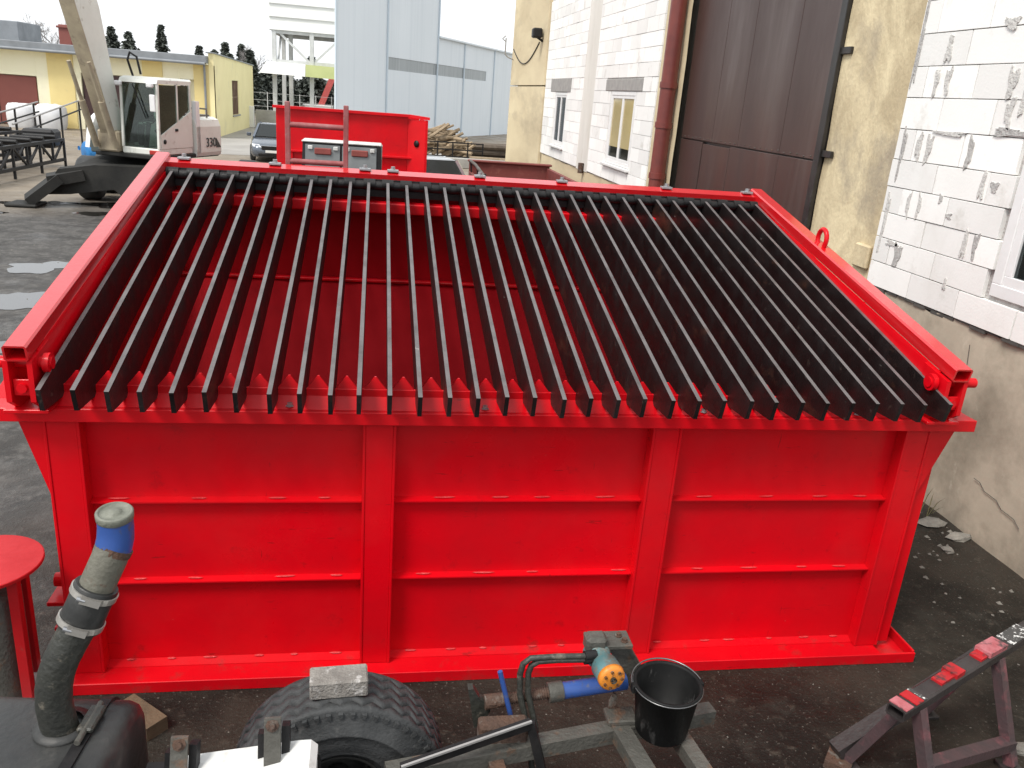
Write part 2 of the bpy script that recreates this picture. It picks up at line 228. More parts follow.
# ------------------------------------------------------------------ mesh helpers
class MB:
    def __init__(s): s.v = []; s.f = []; s.sm = []
    def add(s, vs_, fs, smooth=False):
        o = len(s.v); s.v += [tuple(q) for q in vs_]
        for f in fs: s.f.append(tuple(o + i for i in f)); s.sm.append(smooth)
        return s
    def box(s, x0, x1, y0, y1, z0, z1):
        return s.add([(x0, y0, z0), (x1, y0, z0), (x1, y1, z0), (x0, y1, z0), (x0, y0, z1), (x1, y0, z1), (x1, y1, z1), (x0, y1, z1)],
                     [(3, 2, 1, 0), (4, 5, 6, 7), (0, 1, 5, 4), (1, 2, 6, 5), (2, 3, 7, 6), (3, 0, 4, 7)])
    def cbox(s, x0, x1, y0, y1, z0, z1, c=.01):
        """box with chamfered edges"""
        c = min(c, (x1 - x0) / 2.2, (y1 - y0) / 2.2, (z1 - z0) / 2.2)
        import itertools
        V = []; idx = {}
        X = (x0, x1); Yv = (y0, y1); Zv = (z0, z1)
        for i, j, k in itertools.product((0, 1), repeat=3):
            sx, sy, sz = (1 if i == 0 else -1), (1 if j == 0 else -1), (1 if k == 0 else -1)
            for a in range(3):
                q = [X[i] + sx * c, Yv[j] + sy * c, Zv[k] + sz * c]; q[a] = (X[i], Yv[j], Zv[k])[a]
                idx[(i, j, k, a)] = len(V); V.append(tuple(q))
        F = []
        for i in (0, 1):
            F.append([idx[(i, 0, 0, 0)], idx[(i, 0, 1, 0)], idx[(i, 1, 1, 0)], idx[(i, 1, 0, 0)]][::(1 if i == 0 else -1)])
            F.append([idx[(0, i, 0, 1)], idx[(1, i, 0, 1)], idx[(1, i, 1, 1)], idx[(0, i, 1, 1)]][::(1 if i == 0 else -1)])
            F.append([idx[(0, 0, i, 2)], idx[(0, 1, i, 2)], idx[(1, 1, i, 2)], idx[(1, 0, i, 2)]][::(1 if i == 0 else -1)])
        for j, k in itertools.product((0, 1), repeat=2):
            F.append([idx[(0, j, k, 1)], idx[(1, j, k, 1)], idx[(1, j, k, 2)], idx[(0, j, k, 2)]][::(1 if (j + k) % 2 else -1)])
            F.append([idx[(j, 0, k, 0)], idx[(j, 1, k, 0)], idx[(j, 1, k, 2)], idx[(j, 0, k, 2)]][::(-1 if (j + k) % 2 else 1)])
            F.append([idx[(j, k, 0, 0)], idx[(j, k, 1, 0)], idx[(j, k, 1, 1)], idx[(j, k, 0, 1)]][::(1 if (j + k) % 2 else -1)])
        for i, j, k in itertools.product((0, 1), repeat=3):
            F.append([idx[(i, j, k, 0)], idx[(i, j, k, 1)], idx[(i, j, k, 2)]][::(-1 if (i + j + k) % 2 == 0 else 1)])
        return s.add(V, F)
    def bar(s, a, b, w_, h_, upv=(0, 0, 1)):
        """rectangular bar from a to b, w_ wide, h_ high"""
        a = Vector(a); b = Vector(b); d = (b - a).normalized(); u = Vector(upv)
        if abs(d.dot(u)) > .98: u = Vector((1, 0, 0))
        sd_ = d.cross(u).normalized(); u2 = sd_.cross(d).normalized(); V = []
        for P in (a, b):
            for i, j in ((-1, -1), (1, -1), (1, 1), (-1, 1)): V.append(P + sd_ * (w_ / 2 * i) + u2 * (h_ / 2 * j))
        return s.add(V, [(0, 1, 2, 3)[::-1], (4, 5, 6, 7), (0, 1, 5, 4), (1, 2, 6, 5), (2, 3, 7, 6), (3, 0, 4, 7)])
    def tube(s, pts, rad, n=12, cap=True):
        pts = [Vector(q) for q in pts]; rs = rad if isinstance(rad, (list, tuple)) else [rad] * len(pts)
        o = None; V = []; F = []
        pr_ = None
        for i, P in enumerate(pts):
            d = ((pts[min(i + 1, len(pts) - 1)] - pts[max(i - 1, 0)])).normalized()
            if pr_ is None:
                a = Vector((0, 0, 1)) if abs(d.z) < .9 else Vector((1, 0, 0)); u = d.cross(a).normalized()
            else: u = (pr_ - d * pr_.dot(d)).normalized()
            pr_ = u; v2 = d.cross(u)
            for k in range(n):
                an = 2 * PI * k / n; V.append(P + (u * math.cos(an) + v2 * math.sin(an)) * rs[i])
        for i in range(len(pts) - 1):
            for k in range(n): F.append((i * n + k, i * n + (k + 1) % n, (i + 1) * n + (k + 1) % n, (i + 1) * n + k))
        s.add(V, F, True)
        if cap:
            for base, rev in ((0, True), ((len(pts) - 1) * n, False)):
                f = [V[base + k] for k in range(n)]; s.add(f, [tuple(range(n))[::-1] if rev else tuple(range(n))])
        return s
    def lathe(s, prof, origin, axis, n=32, smooth=True, caps=False):
        """prof: (radius, height along axis)"""
        ax = Vector(axis).normalized(); a = Vector((0, 0, 1)) if abs(ax.z) < .9 else Vector((1, 0, 0))
        u = ax.cross(a).normalized(); v2 = ax.cross(u); O_ = Vector(origin); V = []; F = []
        for (r_, h_) in prof:
            for k in range(n): an = 2 * PI * k / n; V.append(O_ + ax * h_ + (u * math.cos(an) + v2 * math.sin(an)) * r_)
        for i in range(len(prof) - 1):
            for k in range(n): F.append((i * n + k, i * n + (k + 1) % n, (i + 1) * n + (k + 1) % n, (i + 1) * n + k))
        if caps: F.append(tuple(range(n))[::-1]); F.append(tuple((len(prof) - 1) * n + k for k in range(n)))
        return s.add(V, F, smooth)
    def prism(s, pts, ext):
        """polygon pts (3D, planar) extruded by ext"""
        e = Vector(ext); A = [Vector(q) for q in pts]; n = len(A); V = A + [q + e for q in A]
        return s.add(V, [tuple(range(n)), tuple(range(n, 2 * n))[::-1]] + [(i, (i + 1) % n, n + (i + 1) % n, n + i) for i in range(n)])
    def quad(s, a, b, c, d): return s.add([a, b, c, d], [(0, 1, 2, 3)])
    def build(s, name, m, parent=None, M=None, fix=True):
        org = Vector(parent.get('_o', (0, 0, 0))) if parent is not None else Vector((0, 0, 0))
        if M is not None: vs_ = [(M @ Vector(q) - org) * S for q in s.v]
        else: vs_ = [(Vector(q) - org) * S for q in s.v]
        me = bpy.data.meshes.new(name)
        o = bpy.data.objects.new(name, me)
        if parent is None and vs_:      # origin at base centre
            lo = [min(q[k] for q in vs_) for k in range(3)]; hi = [max(q[k] for q in vs_) for k in range(3)]
            c = Vector(((lo[0] + hi[0]) / 2, (lo[1] + hi[1]) / 2, lo[2])); vs_ = [q - c for q in vs_]; o.location = c
            o['_o'] = tuple(c / S)
        elif parent is not None: o['_o'] = tuple(org)
        me.from_pydata([tuple(q) for q in vs_], [], s.f)
        me.polygons.foreach_set('use_smooth', s.sm)
        if fix:
            import bmesh
            bm = bmesh.new(); bm.from_mesh(me); bmesh.ops.recalc_face_normals(bm, faces=bm.faces); bm.to_mesh(me); bm.free()
        me.materials.append(MT[m] if isinstance(m, str) else m); me.update()
        col.objects.link(o)
        if parent is not None: o.parent = parent
        return o
def tag(o, label=None, cat=None, group=None, kind=None):
    if label: o['label'] = label
    if cat: o['category'] = cat
    if group: o['group'] = group
    if kind: o['kind'] = kind
    return o
def thing(name, loc, label, cat, group=None):
    o = bpy.data.objects.new(name, None); o.location = Vector(loc) * S; o['_o'] = tuple(loc); o.empty_display_size = .1
    col.objects.link(o); return tag(o, label, cat, group)
def dup(o, off=(0, 0, 0), parent=None):
    """copy of one part, shifted"""
    c = o.copy(); col.objects.link(c); c.parent = parent or o.parent; c.location = o.location + Vector(off) * S; return c
def copy_tree(root, loc, rz=0.0, label=None):
    r_ = root.copy(); col.objects.link(r_); r_.location = Vector(loc) * S; r_.rotation_euler = (0, 0, rz)
    if label: r_['label'] = label
    for ch in [q for q in root.children]:
        c = ch.copy(); col.objects.link(c); c.parent = r_
        for g in list(ch.children): d = g.copy(); col.objects.link(d); d.parent = c
    return r_
def rotz(a, loc=(0, 0, 0)): return Matrix.Translation(Vector(loc)) @ Matrix.Rotation(a, 4, 'Z')
def struct(name, mb, m): return tag(mb.build(name, m), kind='structure')

# ------------------------------------------------------------------ ground
def ground_mat():
    m = bpy.data.materials.new('wet_dark_yard'); m.use_nodes = True; t = m.node_tree; N = t.nodes; L = t.links; b = N['Principled BSDF']
    geo = N.new('ShaderNodeNewGeometry'); P = geo.outputs['Position']
    sp = N.new('ShaderNodeSeparateXYZ'); L.new(P, sp.inputs[0])
    def noise(sc, det=8, rough=.62):
        n = N.new('ShaderNodeTexNoise'); n.inputs['Scale'].default_value = sc; n.inputs['Detail'].default_value = det
        n.inputs['Roughness'].default_value = rough; L.new(P, n.inputs['Vector']); return n.outputs[0]
    def mr(x, a, b_, c=0., d=1.):
        n = N.new('ShaderNodeMapRange'); n.interpolation_type = 'SMOOTHSTEP'
        for k, v_ in zip((1, 2, 3, 4), (a, b_, c, d)): n.inputs[k].default_value = v_
        L.new(x, n.inputs[0]); return n.outputs[0]
    def mix(f, a, b_):
        n = N.new('ShaderNodeMix'); n.data_type = 'RGBA'; L.new(f, n.inputs[0])
        for k, v_ in ((6, a), (7, b_)):
            if isinstance(v_, tuple): n.inputs[k].default_value = (*v_, 1)
            else: L.new(v_, n.inputs[k])
        return n.outputs[2]
    def math_(op, a, b_):
        n = N.new('ShaderNodeMath'); n.operation = op
        for k, v_ in ((0, a), (1, b_)):
            if isinstance(v_, (int, float)): n.inputs[k].default_value = v_
            else: L.new(v_, n.inputs[k])
        return n.outputs[0]
    big = noise(.22); mid = noise(1.3); fine = noise(14, 6); speck = noise(60, 3, .7)
    c = mix(mr(mid, .35, .66), (.012, .010, .008), (.038, .031, .024))
    c = mix(mr(noise(4.5), .50, .72), c, (.030, .027, .022))
    c = mix(mr(fine, .55, .75), c, (.055, .046, .036))
    # the worn grey tarmac on the open side of the yard, sandy hard standing further back
    gx = math_('ADD', math_('MULTIPLY', sp.outputs[0], -1.0), math_('MULTIPLY', big, 2.2))
    c = mix(mr(gx, 2.0, 4.2), c, mix(mr(fine, .30, .70), mix(mr(mid, .3, .7), (.040, .038, .036), (.085, .081, .076)), mix(mr(noise(3.5), .4, .6), (.055, .052, .049), (.125, .119, .111))))
    gy = math_('ADD', math_('ADD', sp.outputs[1], math_('MULTIPLY', sp.outputs[0], -.55)), math_('MULTIPLY', big, 8.0))
    c = mix(mr(gy, 23.5, 28.0), c, mix(mr(mid, .3, .7), (.21, .175, .135), (.29, .25, .20)))
    c = mix(mr(speck, .60, .72), c, (.135, .122, .105))
    L.new(c, b.inputs['Base Color'])
    wet = mr(noise(.7), .44, .66)
    L.new(mr(wet, 0, 1, .66, .30), b.inputs['Roughness'])
    b.inputs['Specular IOR Level'].default_value = .18
    bp = N.new('ShaderNodeBump'); bp.inputs['Strength'].default_value = .8; bp.inputs['Distance'].default_value = .03
    hh = math_('ADD', math_('MULTIPLY', fine, .6), math_('ADD', math_('MULTIPLY', speck, .3), mid)); L.new(hh, bp.inputs['Height'])
    L.new(bp.outputs[0], b.inputs['Normal']); return m
MT['ground'] = ground_mat()
MT['road'] = mat('pale_concrete_road', (.36, .345, .32), (.28, .265, .245), .5, rough=(.75, .9), bump=.2, bscale=20, c3=(.20, .185, .165), s3=.35, t3=(.55, .75))
struct('ground', MB().quad((-600, -60, 0), (600, -60, 0), (600, 900, 0), (-600, 900, 0)), 'ground')
struct('concrete_road', MB().quad((-11.5, 46.5, .006), (6, 49.5, .006), (4, 72, .006), (-10.6, 80, .006)), 'road')
MT['water'] = mat('puddle_water', (.03, .028, .025), (.025, .023, .02), 2, rough=(.02, .04), bump=.02, bscale=6, spec=1.0, ior=1.9)
def puddle(cx, cy, rx, ry, seed):
    rg = random.Random(seed); n = 40; pts = []
    ph = [rg.uniform(0, 6.28) for _ in range(4)]
    for k in range(n):
        a = 2 * PI * k / n; q = 1 + .22 * math.sin(2 * a + ph[0]) + .17 * math.sin(3 * a + ph[1]) + .12 * math.sin(5 * a + ph[2]) + .07 * math.sin(9 * a + ph[3])
        pts.append((cx + rx * q * math.cos(a), cy + ry * q * math.sin(a), .008))
    struct('puddle', MB().add(pts, [tuple(range(n))]), 'water')
for a in ((-6.1, 15.3, .75, .75, 1), (-6.75, 18.0, .60, .55, 2), (-10.6, 26.4, .55, .35, 3), (-9.3, 26.9, .40, .35, 4), (-7.6, 26.9, 1.35, .55, 5),
          (-7.9, 25.2, .55, .3, 6), (-10.9, 24.6, .8, .3, 7), (-5.6, 12.4, .4, .5, 8), (-5.0, 27.3, .9, .4, 9)): puddle(*a)

# ------------------------------------------------------------------ workshop along the right side of the yard (outer face x = 6.19)
WX = 6.19
B = thing('workshop_building', (WX + 4, 20, 0), 'long workshop with bare white block walls, beige plaster strips and a tall brown gate', 'building')
MB().box(WX + .25, 15, 1.5, 41.0, 0, 11.0).build('core', 'conc', B)
# plinth under the block walls
def rough_panel(y0, y1, z0, z1, x, amp, top_j, step=.12, seed=0):
    """rendered skin with an uneven face and a ragged top edge"""
    rg = random.Random(seed); ny = max(2, int((y1 - y0) / step)); nz = max(2, int((z1 - z0) / (step * 1.6))); V = []; F = []
    for i in range(ny + 1):
        for j in range(nz + 1):
            y = y0 + (y1 - y0) * i / ny; z = z0 + (z1 - z0) * j / nz
            d = amp * mnoise.noise(Vector((y * 1.3, z * 1.3, seed)))
            if j == nz: z += rg.uniform(-top_j, 0)
            V.append((x - d, y, z))
    for i in range(ny):
        for j in range(nz): a = i * (nz + 1) + j; F.append((a, a + nz + 1, a + nz + 2, a + 1))
    o = len(V)
    V += [(WX + .3, y0, z0), (WX + .3, y1, z0), (WX + .3, y1, z1), (WX + .3, y0, z1)]
    F.append((o + 3, o + 2, ny * (nz + 1) + nz, nz)[::-1]); 
    return MB().add(V, F, True)
rough_panel(1.5, 9.56, -.02, 2.10, WX, .035, .05, seed=1).build('plinth', 'plinth', B)
rough_panel(19.05, 32.5, -.02, 2.05, WX, .03, .04, .3, seed=2).build('plinth', 'plaster_far', B)
rough_panel(9.56, 11.22, -.02, 10.9, WX - .012, .03, 0, .2, seed=3).build('plaster_strip', 'plaster', B)
rough_panel(17.45, 19.05, -.02, 10.9, WX - .012, .02, 0, .3, seed=4).build('plaster_strip', 'plaster_far', B)
pl = MB().box(WX - .10, WX + .3, 32.5, 41.0, 0, 4.44).build('pillar', 'plaster_far', B)
MB().box(WX - .10, WX + .3, 32.5, 41.0, 4.49, 11).build('pillar', 'plaster_far', B)
MB().box(WX - .02, WX + .3, 24.85, 26.3, 2.02, 11).build('pilaster', mat('whitewashed_pilaster', (.74, .72, .67), (.62, .60, .55), 1.2, rough=(.85, .95), stretch=(1, 1, .3), c3=(.5, .46, .38), s3=2, t3=(.58, .75), bump=.3, bscale=20), B)
# mortar backing behind the blocks
def bed(x, y0, y1, z0, z1, h, m):
    q = MB(); q.box(x, WX + .24, y0, h[0], z0, z1); q.box(x, WX + .24, h[1], y1, z0, z1); q.box(x, WX + .24, h[0], h[1], z0, h[2]); q.box(x, WX + .24, h[0], h[1], h[3], z1); q.build('mortar_bed', m, B)
bed(WX + .012, 1.5, 9.58, 2.08, 11, (5.31, 7.42, 2.46, 4.29), 'mortar'); bed(WX - .004, 19.05, 24.85, 2.04, 11, (20.61, 22.89, 2.51, 4.32), 'mortar_pale'); bed(WX - .004, 26.3, 32.5, 2.04, 11, (28.56, 30.39, 2.51, 4.24), 'mortar_pale')
# blocks: one shared unit mesh, one object each
unit = None
rb = random.Random(11)
def block(y0, y1, z0, z1, x=WX - .035):
    global unit
    if y1 - y0 < .08: return
    g = .006; y0 += g; y1 -= g; z0 += g * .8; z1 -= g * .8
    if unit is None:
        unit = MB().cbox(-.5, .5, -.5, .5, -.5, .5, .012).build('block', 'block', B, Matrix.Translation(Vector(B['_o']))); o = unit
    else: o = unit.copy(); col.objects.link(o); o.parent = B
    th = .10; bo = Vector(B['_o'])
    o.scale = (th, y1 - y0, z1 - z0); o.location = (Vector((x + th / 2 + rb.uniform(-.006, .006), (y0 + y1) / 2, (z0 + z1) / 2)) - bo) * S
    o.rotation_euler = (rb.uniform(-.003, .003), 0, rb.uniform(-.003, .003))
def courses(ya, yb, zs, ln, holes, seed, x=WX - .035, far_end='b'):
    rg = random.Random(seed)
    for i in range(len(zs) - 1):
        z0, z1 = zs[i], zs[i + 1]; y = yb; first = True
        while y > ya + .02:
            L_ = ln if not first else ln * (.35 if i % 2 else .95) * rg.uniform(.85, 1.15)
            first = False; y2 = max(ya, y - L_); segs = [(y2, y)]
            if y2 - ya < .15: y2 = ya; segs = [(ya, y)]
            for (h0, h1, hz0, hz1) in holes:
                if z1 > hz0 + .02 and z0 < hz1 - .02:
                    ns = []
                    for a_, b_ in segs:
                        if b_ <= h0 or a_ >= h1: ns.append((a_, b_)); continue
                        if a_ < h0: ns.append((a_, h0))
                        if b_ > h1: ns.append((h1, b_))
                    segs = ns
            for a_, b_ in segs: block(a_, b_, z0, z1, x)
            y = y2
courses(2.6, 9.56, [2.10, 2.40, 2.70, 3.00, 3.31, 3.63, 3.98, 4.33, 4.67, 5.02, 5.37, 5.72, 6.07, 6.42], .86, [(5.2, 7.45, 2.44, 4.33)], 5)
courses(19.08, 24.85, [2.06 + .325 * k for k in range(17)], .84, [(20.55, 22.95, 2.40, 4.36), (20.1, 23.5, 4.33, 4.64)], 6)
courses(26.3, 32.48, [2.06 + .33 * k for k in range(17)], .9, [(28.5, 30.45, 2.40, 4.36), (28.0, 31.3, 4.36, 4.72)], 7)
# mortar smears over the near joints
rg = random.Random(4)
def smear(y, z, w_, h_, seed, x=WX - .047, m='mortar'):
    rg = random.Random(seed); n = 26; pts = []; ph_ = rg.uniform(0, 6)
    for k in range(n):
        a = 2 * PI * k / n; q = rg.uniform(.72, 1.05) + .28 * math.sin(3 * a + ph_); pts.append((x, y + w_ / 2 * q * math.copysign(abs(math.cos(a)) ** .6, math.cos(a)), z + h_ / 2 * q * math.copysign(abs(math.sin(a)) ** .6, math.sin(a))))
    MB().prism(pts, (.02, 0, 0)).build('mortar_smear', m if m != 'mortar' else rg.choice(('mortar', 'mortar_pale', 'mortar_pale')), B)
k = 0
for (y, z, w_, h_) in ((8.95, 4.83, .10, .30), (8.85, 4.52, .09, .28), (9.05, 4.5, .07, .3), (7.85, 4.5, .13, .30), (7.62, 4.48, .10, .5), (7.7, 4.02, .5, .08), (7.78, 4.2, .1, .3),
                        (8.6, 3.97, .5, .05), (9.1, 3.8, .09, .3), (8.92, 3.8, .1, .32), (8.22, 3.8, .08, .34), (7.9, 3.48, .07, .3), (7.72, 3.5, .12, .10), (9.05, 3.15, .07, .28), (8.85, 3.16, .07, .27),
                        (8.5, 3.28, .06, .10), (8.3, 3.12, .1, .06), (9.2, 2.66, .25, .06), (9.05, 2.55, .14, .28), (7.95, 2.86, .07, .3), (7.78, 2.88, .07, .28), (8.1, 2.40, .05, .12),
                        (8.05, 5.05, .22, .12), (9.4, 3.7, .06, .6), (9.45, 2.9, .06, .7), (9.5, 4.9, .06, 1.0)):
    k += 1; smear(y, z, w_, h_, 100 + k)
MB().box(WX - .05, WX + .02, 6.9, 7.5, 4.36, 4.64).build('lintel', 'lintel', B)
smear(7.42, 4.55, .12, .12, 300, WX - .056, mat('orange_foam', (.75, .22, .08), (.65, .18, .06), 20, rough=(.8, .9)))
# ragged dark joint under the blocks
mbj = MB(); rj = random.Random(8)
y = 2.0
while y < 9.5:
    l = rj.uniform(.06, .25); mbj.box(WX - .02 - rj.uniform(0, .012), WX + .03, y, y + l, 2.075 + rj.uniform(-.03, .01), 2.10 + rj.uniform(-.012, .002)); y += l * rj.uniform(.8, 1.2)
mbj.build('mortar_joint', mat('dark_joint', (.10, .095, .085), (.06, .055, .05), 12, rough=(.9, .95)), B)
for P_ in ([(WX - .026, 6.95 - .09 * i, .62 - .022 * i + .02 * math.sin(i * 2.1)) for i in range(9)], [(WX - .03, 8.3 - .07 * i, 1.05 + .05 * math.sin(i * 1.7) - .03 * i) for i in range(6)], [(WX - .03, 7.5 - .02 * i, 1.9 - .12 * i + .0 * i) for i in range(5)]):
    MB().tube(P_, .0035, 5).build('crack', bpy.data.materials['dark_joint'], B)
# near window
def window(y0, y1, z0, z1, fr, x=WX - .03, nsash=2, blind=None, sill=True):
    W = MB()
    W.cbox(x, x + .09, y0, y1, z0, z0 + fr, .006); W.cbox(x, x + .09, y0, y1, z1 - fr, z1, .006)
    W.cbox(x + .001, x + .089, y0, y0 + fr, z0 + fr, z1 - fr, .006); W.cbox(x + .001, x + .089, y1 - fr, y1, z0 + fr, z1 - fr, .006)
    wo_ = W.build('window', 'pvc', B); wo_['_o'] = B['_o']
    for i in range(nsash):
        a = y0 + fr + (y1 - y0 - 2 * fr) * i / nsash; b_ = y0 + fr + (y1 - y0 - 2 * fr) * (i + 1) / nsash
        f2 = fr * .75; G = MB()
        G.cbox(x + .012, x + .08, a, b_, z0 + fr, z0 + fr + f2, .005); G.cbox(x + .012, x + .08, a, b_, z1 - fr - f2, z1 - fr, .005)
        G.cbox(x + .013, x + .079, a, a + f2, z0 + fr + f2, z1 - fr - f2, .005); G.cbox(x + .013, x + .079, b_ - f2, b_, z0 + fr + f2, z1 - fr - f2, .005)
        G.build('sash', 'pvc', wo_)
        zc = z0 + (z1 - z0) * .24
        MB().box(x + .04, x + .05, a + f2, b_ - f2, z0 + fr + f2, zc if blind else z1 - fr - f2).build('pane', 'glass', wo_)
        if blind: MB().box(x + .038, x + .052, a + f2, b_ - f2, zc + .002, z1 - fr - f2).build('pane', 'pane_tan', wo_)
    MB().box(x + .16, x + .17, y0, y1, z0, z1).build('room_dark', 'inside', wo_)
    if sill: MB().cbox(x - .10, x + .02, y0 - .1, y1 + .1, z0 - .08, z0 - .01, .01).build('sill', 'pvc', wo_)
    return wo_
window(5.3, 7.43, 2.45, 4.30, .13, nsash=1, sill=False)
window(20.6, 22.9, 2.50, 4.33, .10, blind=True)
window(28.55, 30.4, 2.50, 4.25, .09)
MB().cbox(WX - .05, WX + .1, 20.1, 23.5, 4.34, 4.63, .01).build('lintel', 'lintel', B)
MB().cbox(WX - .05, WX + .1, 28.0, 31.3, 4.27, 4.71, .01).build('lintel', 'lintel', B)
# tall brown gate in its recess
GX = WX + .10
ys = [11.5, 12.85, 14.5, 15.72, 17.42]
for i in range(4):
    a, b_ = ys[i] + .006, ys[i + 1] - .006
    if i in (1, 2):
        MB().cbox(GX, GX + .06, a, b_, 3.45, 9.6, .008).build('gate_panel', 'gate', B)
    else:
        MB().cbox(GX, GX + .06, a if i == 0 else 16.19, b_, .05, 3.43, .008).build('gate_panel', 'gate', B); MB().cbox(GX, GX + .06, a, b_, 3.45, 9.6, .008).build('gate_panel', 'gate', B)
MB().cbox(GX, GX + .06, 12.856, 14.80, .05, 3.43, .008).build('gate_panel', 'gate', B)
wk = MB().cbox(GX + .008, GX + .05, 14.84, 16.16, .1, 3.40, .01).build('wicket_door', 'gate', B)
MB().cbox(GX - .03, GX + .01, 14.92, 14.97, 2.15, 2.5, .008).build('handle', 'gate_black', wk)
rv = MB()
for i in range(27): rv.lathe([(.014, 0), (.012, -.008), (0, -.012)], (GX - .001, 11.6 + .215 * i, 3.49 + .012 * math.sin(i * 2.3)), (1, 0, 0), 6)
rv.build('rivet_row', 'steelgrey', B)
MB().box(GX + .07, GX + .12, 11.3, 17.5, 0, 9.7).build('gate_backing', 'gate_black', B)
MB().cbox(WX - .03, WX + .2, 11.24, 11.5, 0, 9.7, .01).build('gate_jamb', 'gate_black', B)
MB().cbox(WX - .10, WX - .035, 11.21, 11.30, 0, 9.7, .008).build('gate_rail', 'gate_black', B)
for z in (3.56, 4.90, 6.3):
    MB().cbox(WX - .07, WX - .02, 10.97, 11.215, z - .04, z + .05, .006).build('gate_bracket', 'gate_black', B)
# downpipe
dp = MB().tube([(5.98, 17.75, .3), (5.98, 17.75, 10.8)], .165, 16).build('downpipe', 'pipe_brown', B); dp['_o'] = B['_o']
for z in (2.55, 3.6, 4.4, 6.6): MB().tube([(5.98, 17.75, z), (5.98, 17.75, z + .12)], .185, 16).build('pipe_collar', 'pipe_brown', dp)
# step against plinth, stub pipe, small fittings
MB().cbox(WX - .06, WX, 9.62, 9.95, 2.25, 2.55, .02).build('junction_box', 'plaster', B)
vp = MB().tube([(WX - .1, 25.3, 1.95), (WX - .1, 25.3, 2.25)], .09, 10).build('vent_pipe', 'rust', B)
# lamp and antenna on the far pillar
fl = thing('floodlight', (WX - .1, 33.4, 6.2), 'small black floodlight on the beige end pillar of the workshop', 'floodlight')
MB().cbox(WX - .52, WX - .16, 33.2, 33.65, 6.15, 6.5, .05).build('lamp_head', 'black', fl)
MB().bar((WX - .45, 33.4, 6.25), (WX - .1, 33.4, 6.05), .08, .08).build('arm', 'black', fl)
an = thing('wall_antenna', (WX - .1, 39.5, 5.5), 'thin grey antenna on a bracket at the pillar edge', 'antenna')
MB().tube([(WX - .1, 40.6, 5.6), (WX - .35, 40.6, 5.68), (WX - .5, 40.6, 5.8), (WX - .5, 40.6, 6.5)], .03, 6).build('bracket', 'railpipe', an)
MB().tube([(WX - .5, 40.6, 6.35), (WX - .66, 40.6, 6.45), (WX - .52, 40.6, 6.6)], .03, 6).build('head', 'railpipe', an)
tag(MB().tube([(WX - .12, 34.0 + .3 * i, 6.05 - .7 * math.sin(PI * i / 22) + .0) for i in range(23)], .022, 5).build('cable', 'black'), 'dark cable hanging in a loop across the beige pillar', 'cable')

# ------------------------------------------------------------------ red feed hopper with tilting bar grate
H_ = thing('feed_hopper', (1.0, 6.7, 0), 'large bright red feed hopper with a sloping grate of black bars', 'hopper')
def hp(mb, n, m='red', M=None): return mb.build(n, m, H_, M)
FY = 5.05
for i, (a, b_) in enumerate(((-1.99, -1.78), (-.06, .155), (1.91, 2.12), (3.83, 4.03))):
    P_ = MB(); P_.cbox(a, a + .018, FY, FY + .11, .06, 1.944, .003); P_.cbox(b_ - .018, b_, FY, FY + .11, .06, 1.944, .003)
    P_.cbox(a + .018, b_ - .018, FY + .006, FY + .024, .06, 1.944, .003); hp(P_, 'post')
hp(MB().cbox(4.03, 4.15, FY + .05, FY + .11, .06, 1.944, .004), 'side_flange')
hp(MB().box(-1.97, 4.01, FY + .11, FY + .135, .03, 2.02), 'front_panel')
secs = ((-1.78, -.06), (.155, 1.91), (2.12, 3.83))
rw = random.Random(21)
wbead = None
def bead(x, y, z, l, h=.012):
    global wbead
    if wbead is None:
        V = []
        for i in range(7):
            t = i / 6 - .5; hh = .5 * (1 - (2 * t) ** 4) + .08
            V += [(t, -hh, 0), (t, 0, hh), (t, hh, 0)]
        F = []
        for i in range(6): a = i * 3; F += [(a, a + 3, a + 4, a + 1), (a + 1, a + 4, a + 5, a + 2)]
        wbead = MB().add(V, F, True).build('weld_bead', 'weld', H_, Matrix.Translation(Vector(H_['_o']))); o = wbead
    else: o = wbead.copy(); col.objects.link(o); o.parent = H_
    o.scale = (l, h * 1.5, h); o.location = (Vector((x, y, z)) - Vector(H_['_o'])) * S; o.rotation_euler = (0, 0, rw.uniform(-.06, .06))
for (a, b_) in secs:
    for z in (1.34, .735):
        st = MB(); e0 = .002; e1 = .002
        st.prism([(a + e0, FY + .11, z + .012), (b_ - e1, FY + .11, z + .012), (b_ - e1, FY + .05, z + .004), (a + e0, FY + .05, z + .004)], (0, 0, -.010))
        hp(st, 'stiffener')
        n = 4
        for k in range(n): bead(a + (b_ - a) * (k + .55 + rw.uniform(-.25, .25)) / n, FY + .085, z + .016, rw.uniform(.08, .16))
    hp(MB().prism([(a, FY + .11, .088), (b_, FY + .11, .088), (b_, FY + .05, .064), (a, FY + .05, .064)], (0, 0, -.006)), 'toe_plate')
    for k in range(6): bead(a + (b_ - a) * (k + .5 + rw.uniform(-.2, .2)) / 6, FY + .10, .090, rw.uniform(.05, .10))
# base channels
bs = MB(); bs.cbox(-2.12, 4.27, 4.90, 4.918, .0, .088, .004); bs.box(-2.12, 4.27, 4.918, 5.3, .0, .018)
bs.box(-2.1, 4.0, 4.945, FY + .12, .042, .058); hp(bs, 'base_channel')
bs = MB(); bs.cbox(4.25, 4.27, 4.918, 8.3, .018, .10, .004); bs.box(3.9, 4.25, 5.3, 8.3, .0, .018); hp(bs, 'base_channel')
bs = MB(); bs.cbox(-2.12, -2.10, 4.918, 8.3, .018, .10, .004); bs.box(-2.10, -1.8, 5.3, 8.3, .0, .018); hp(bs, 'base_channel')
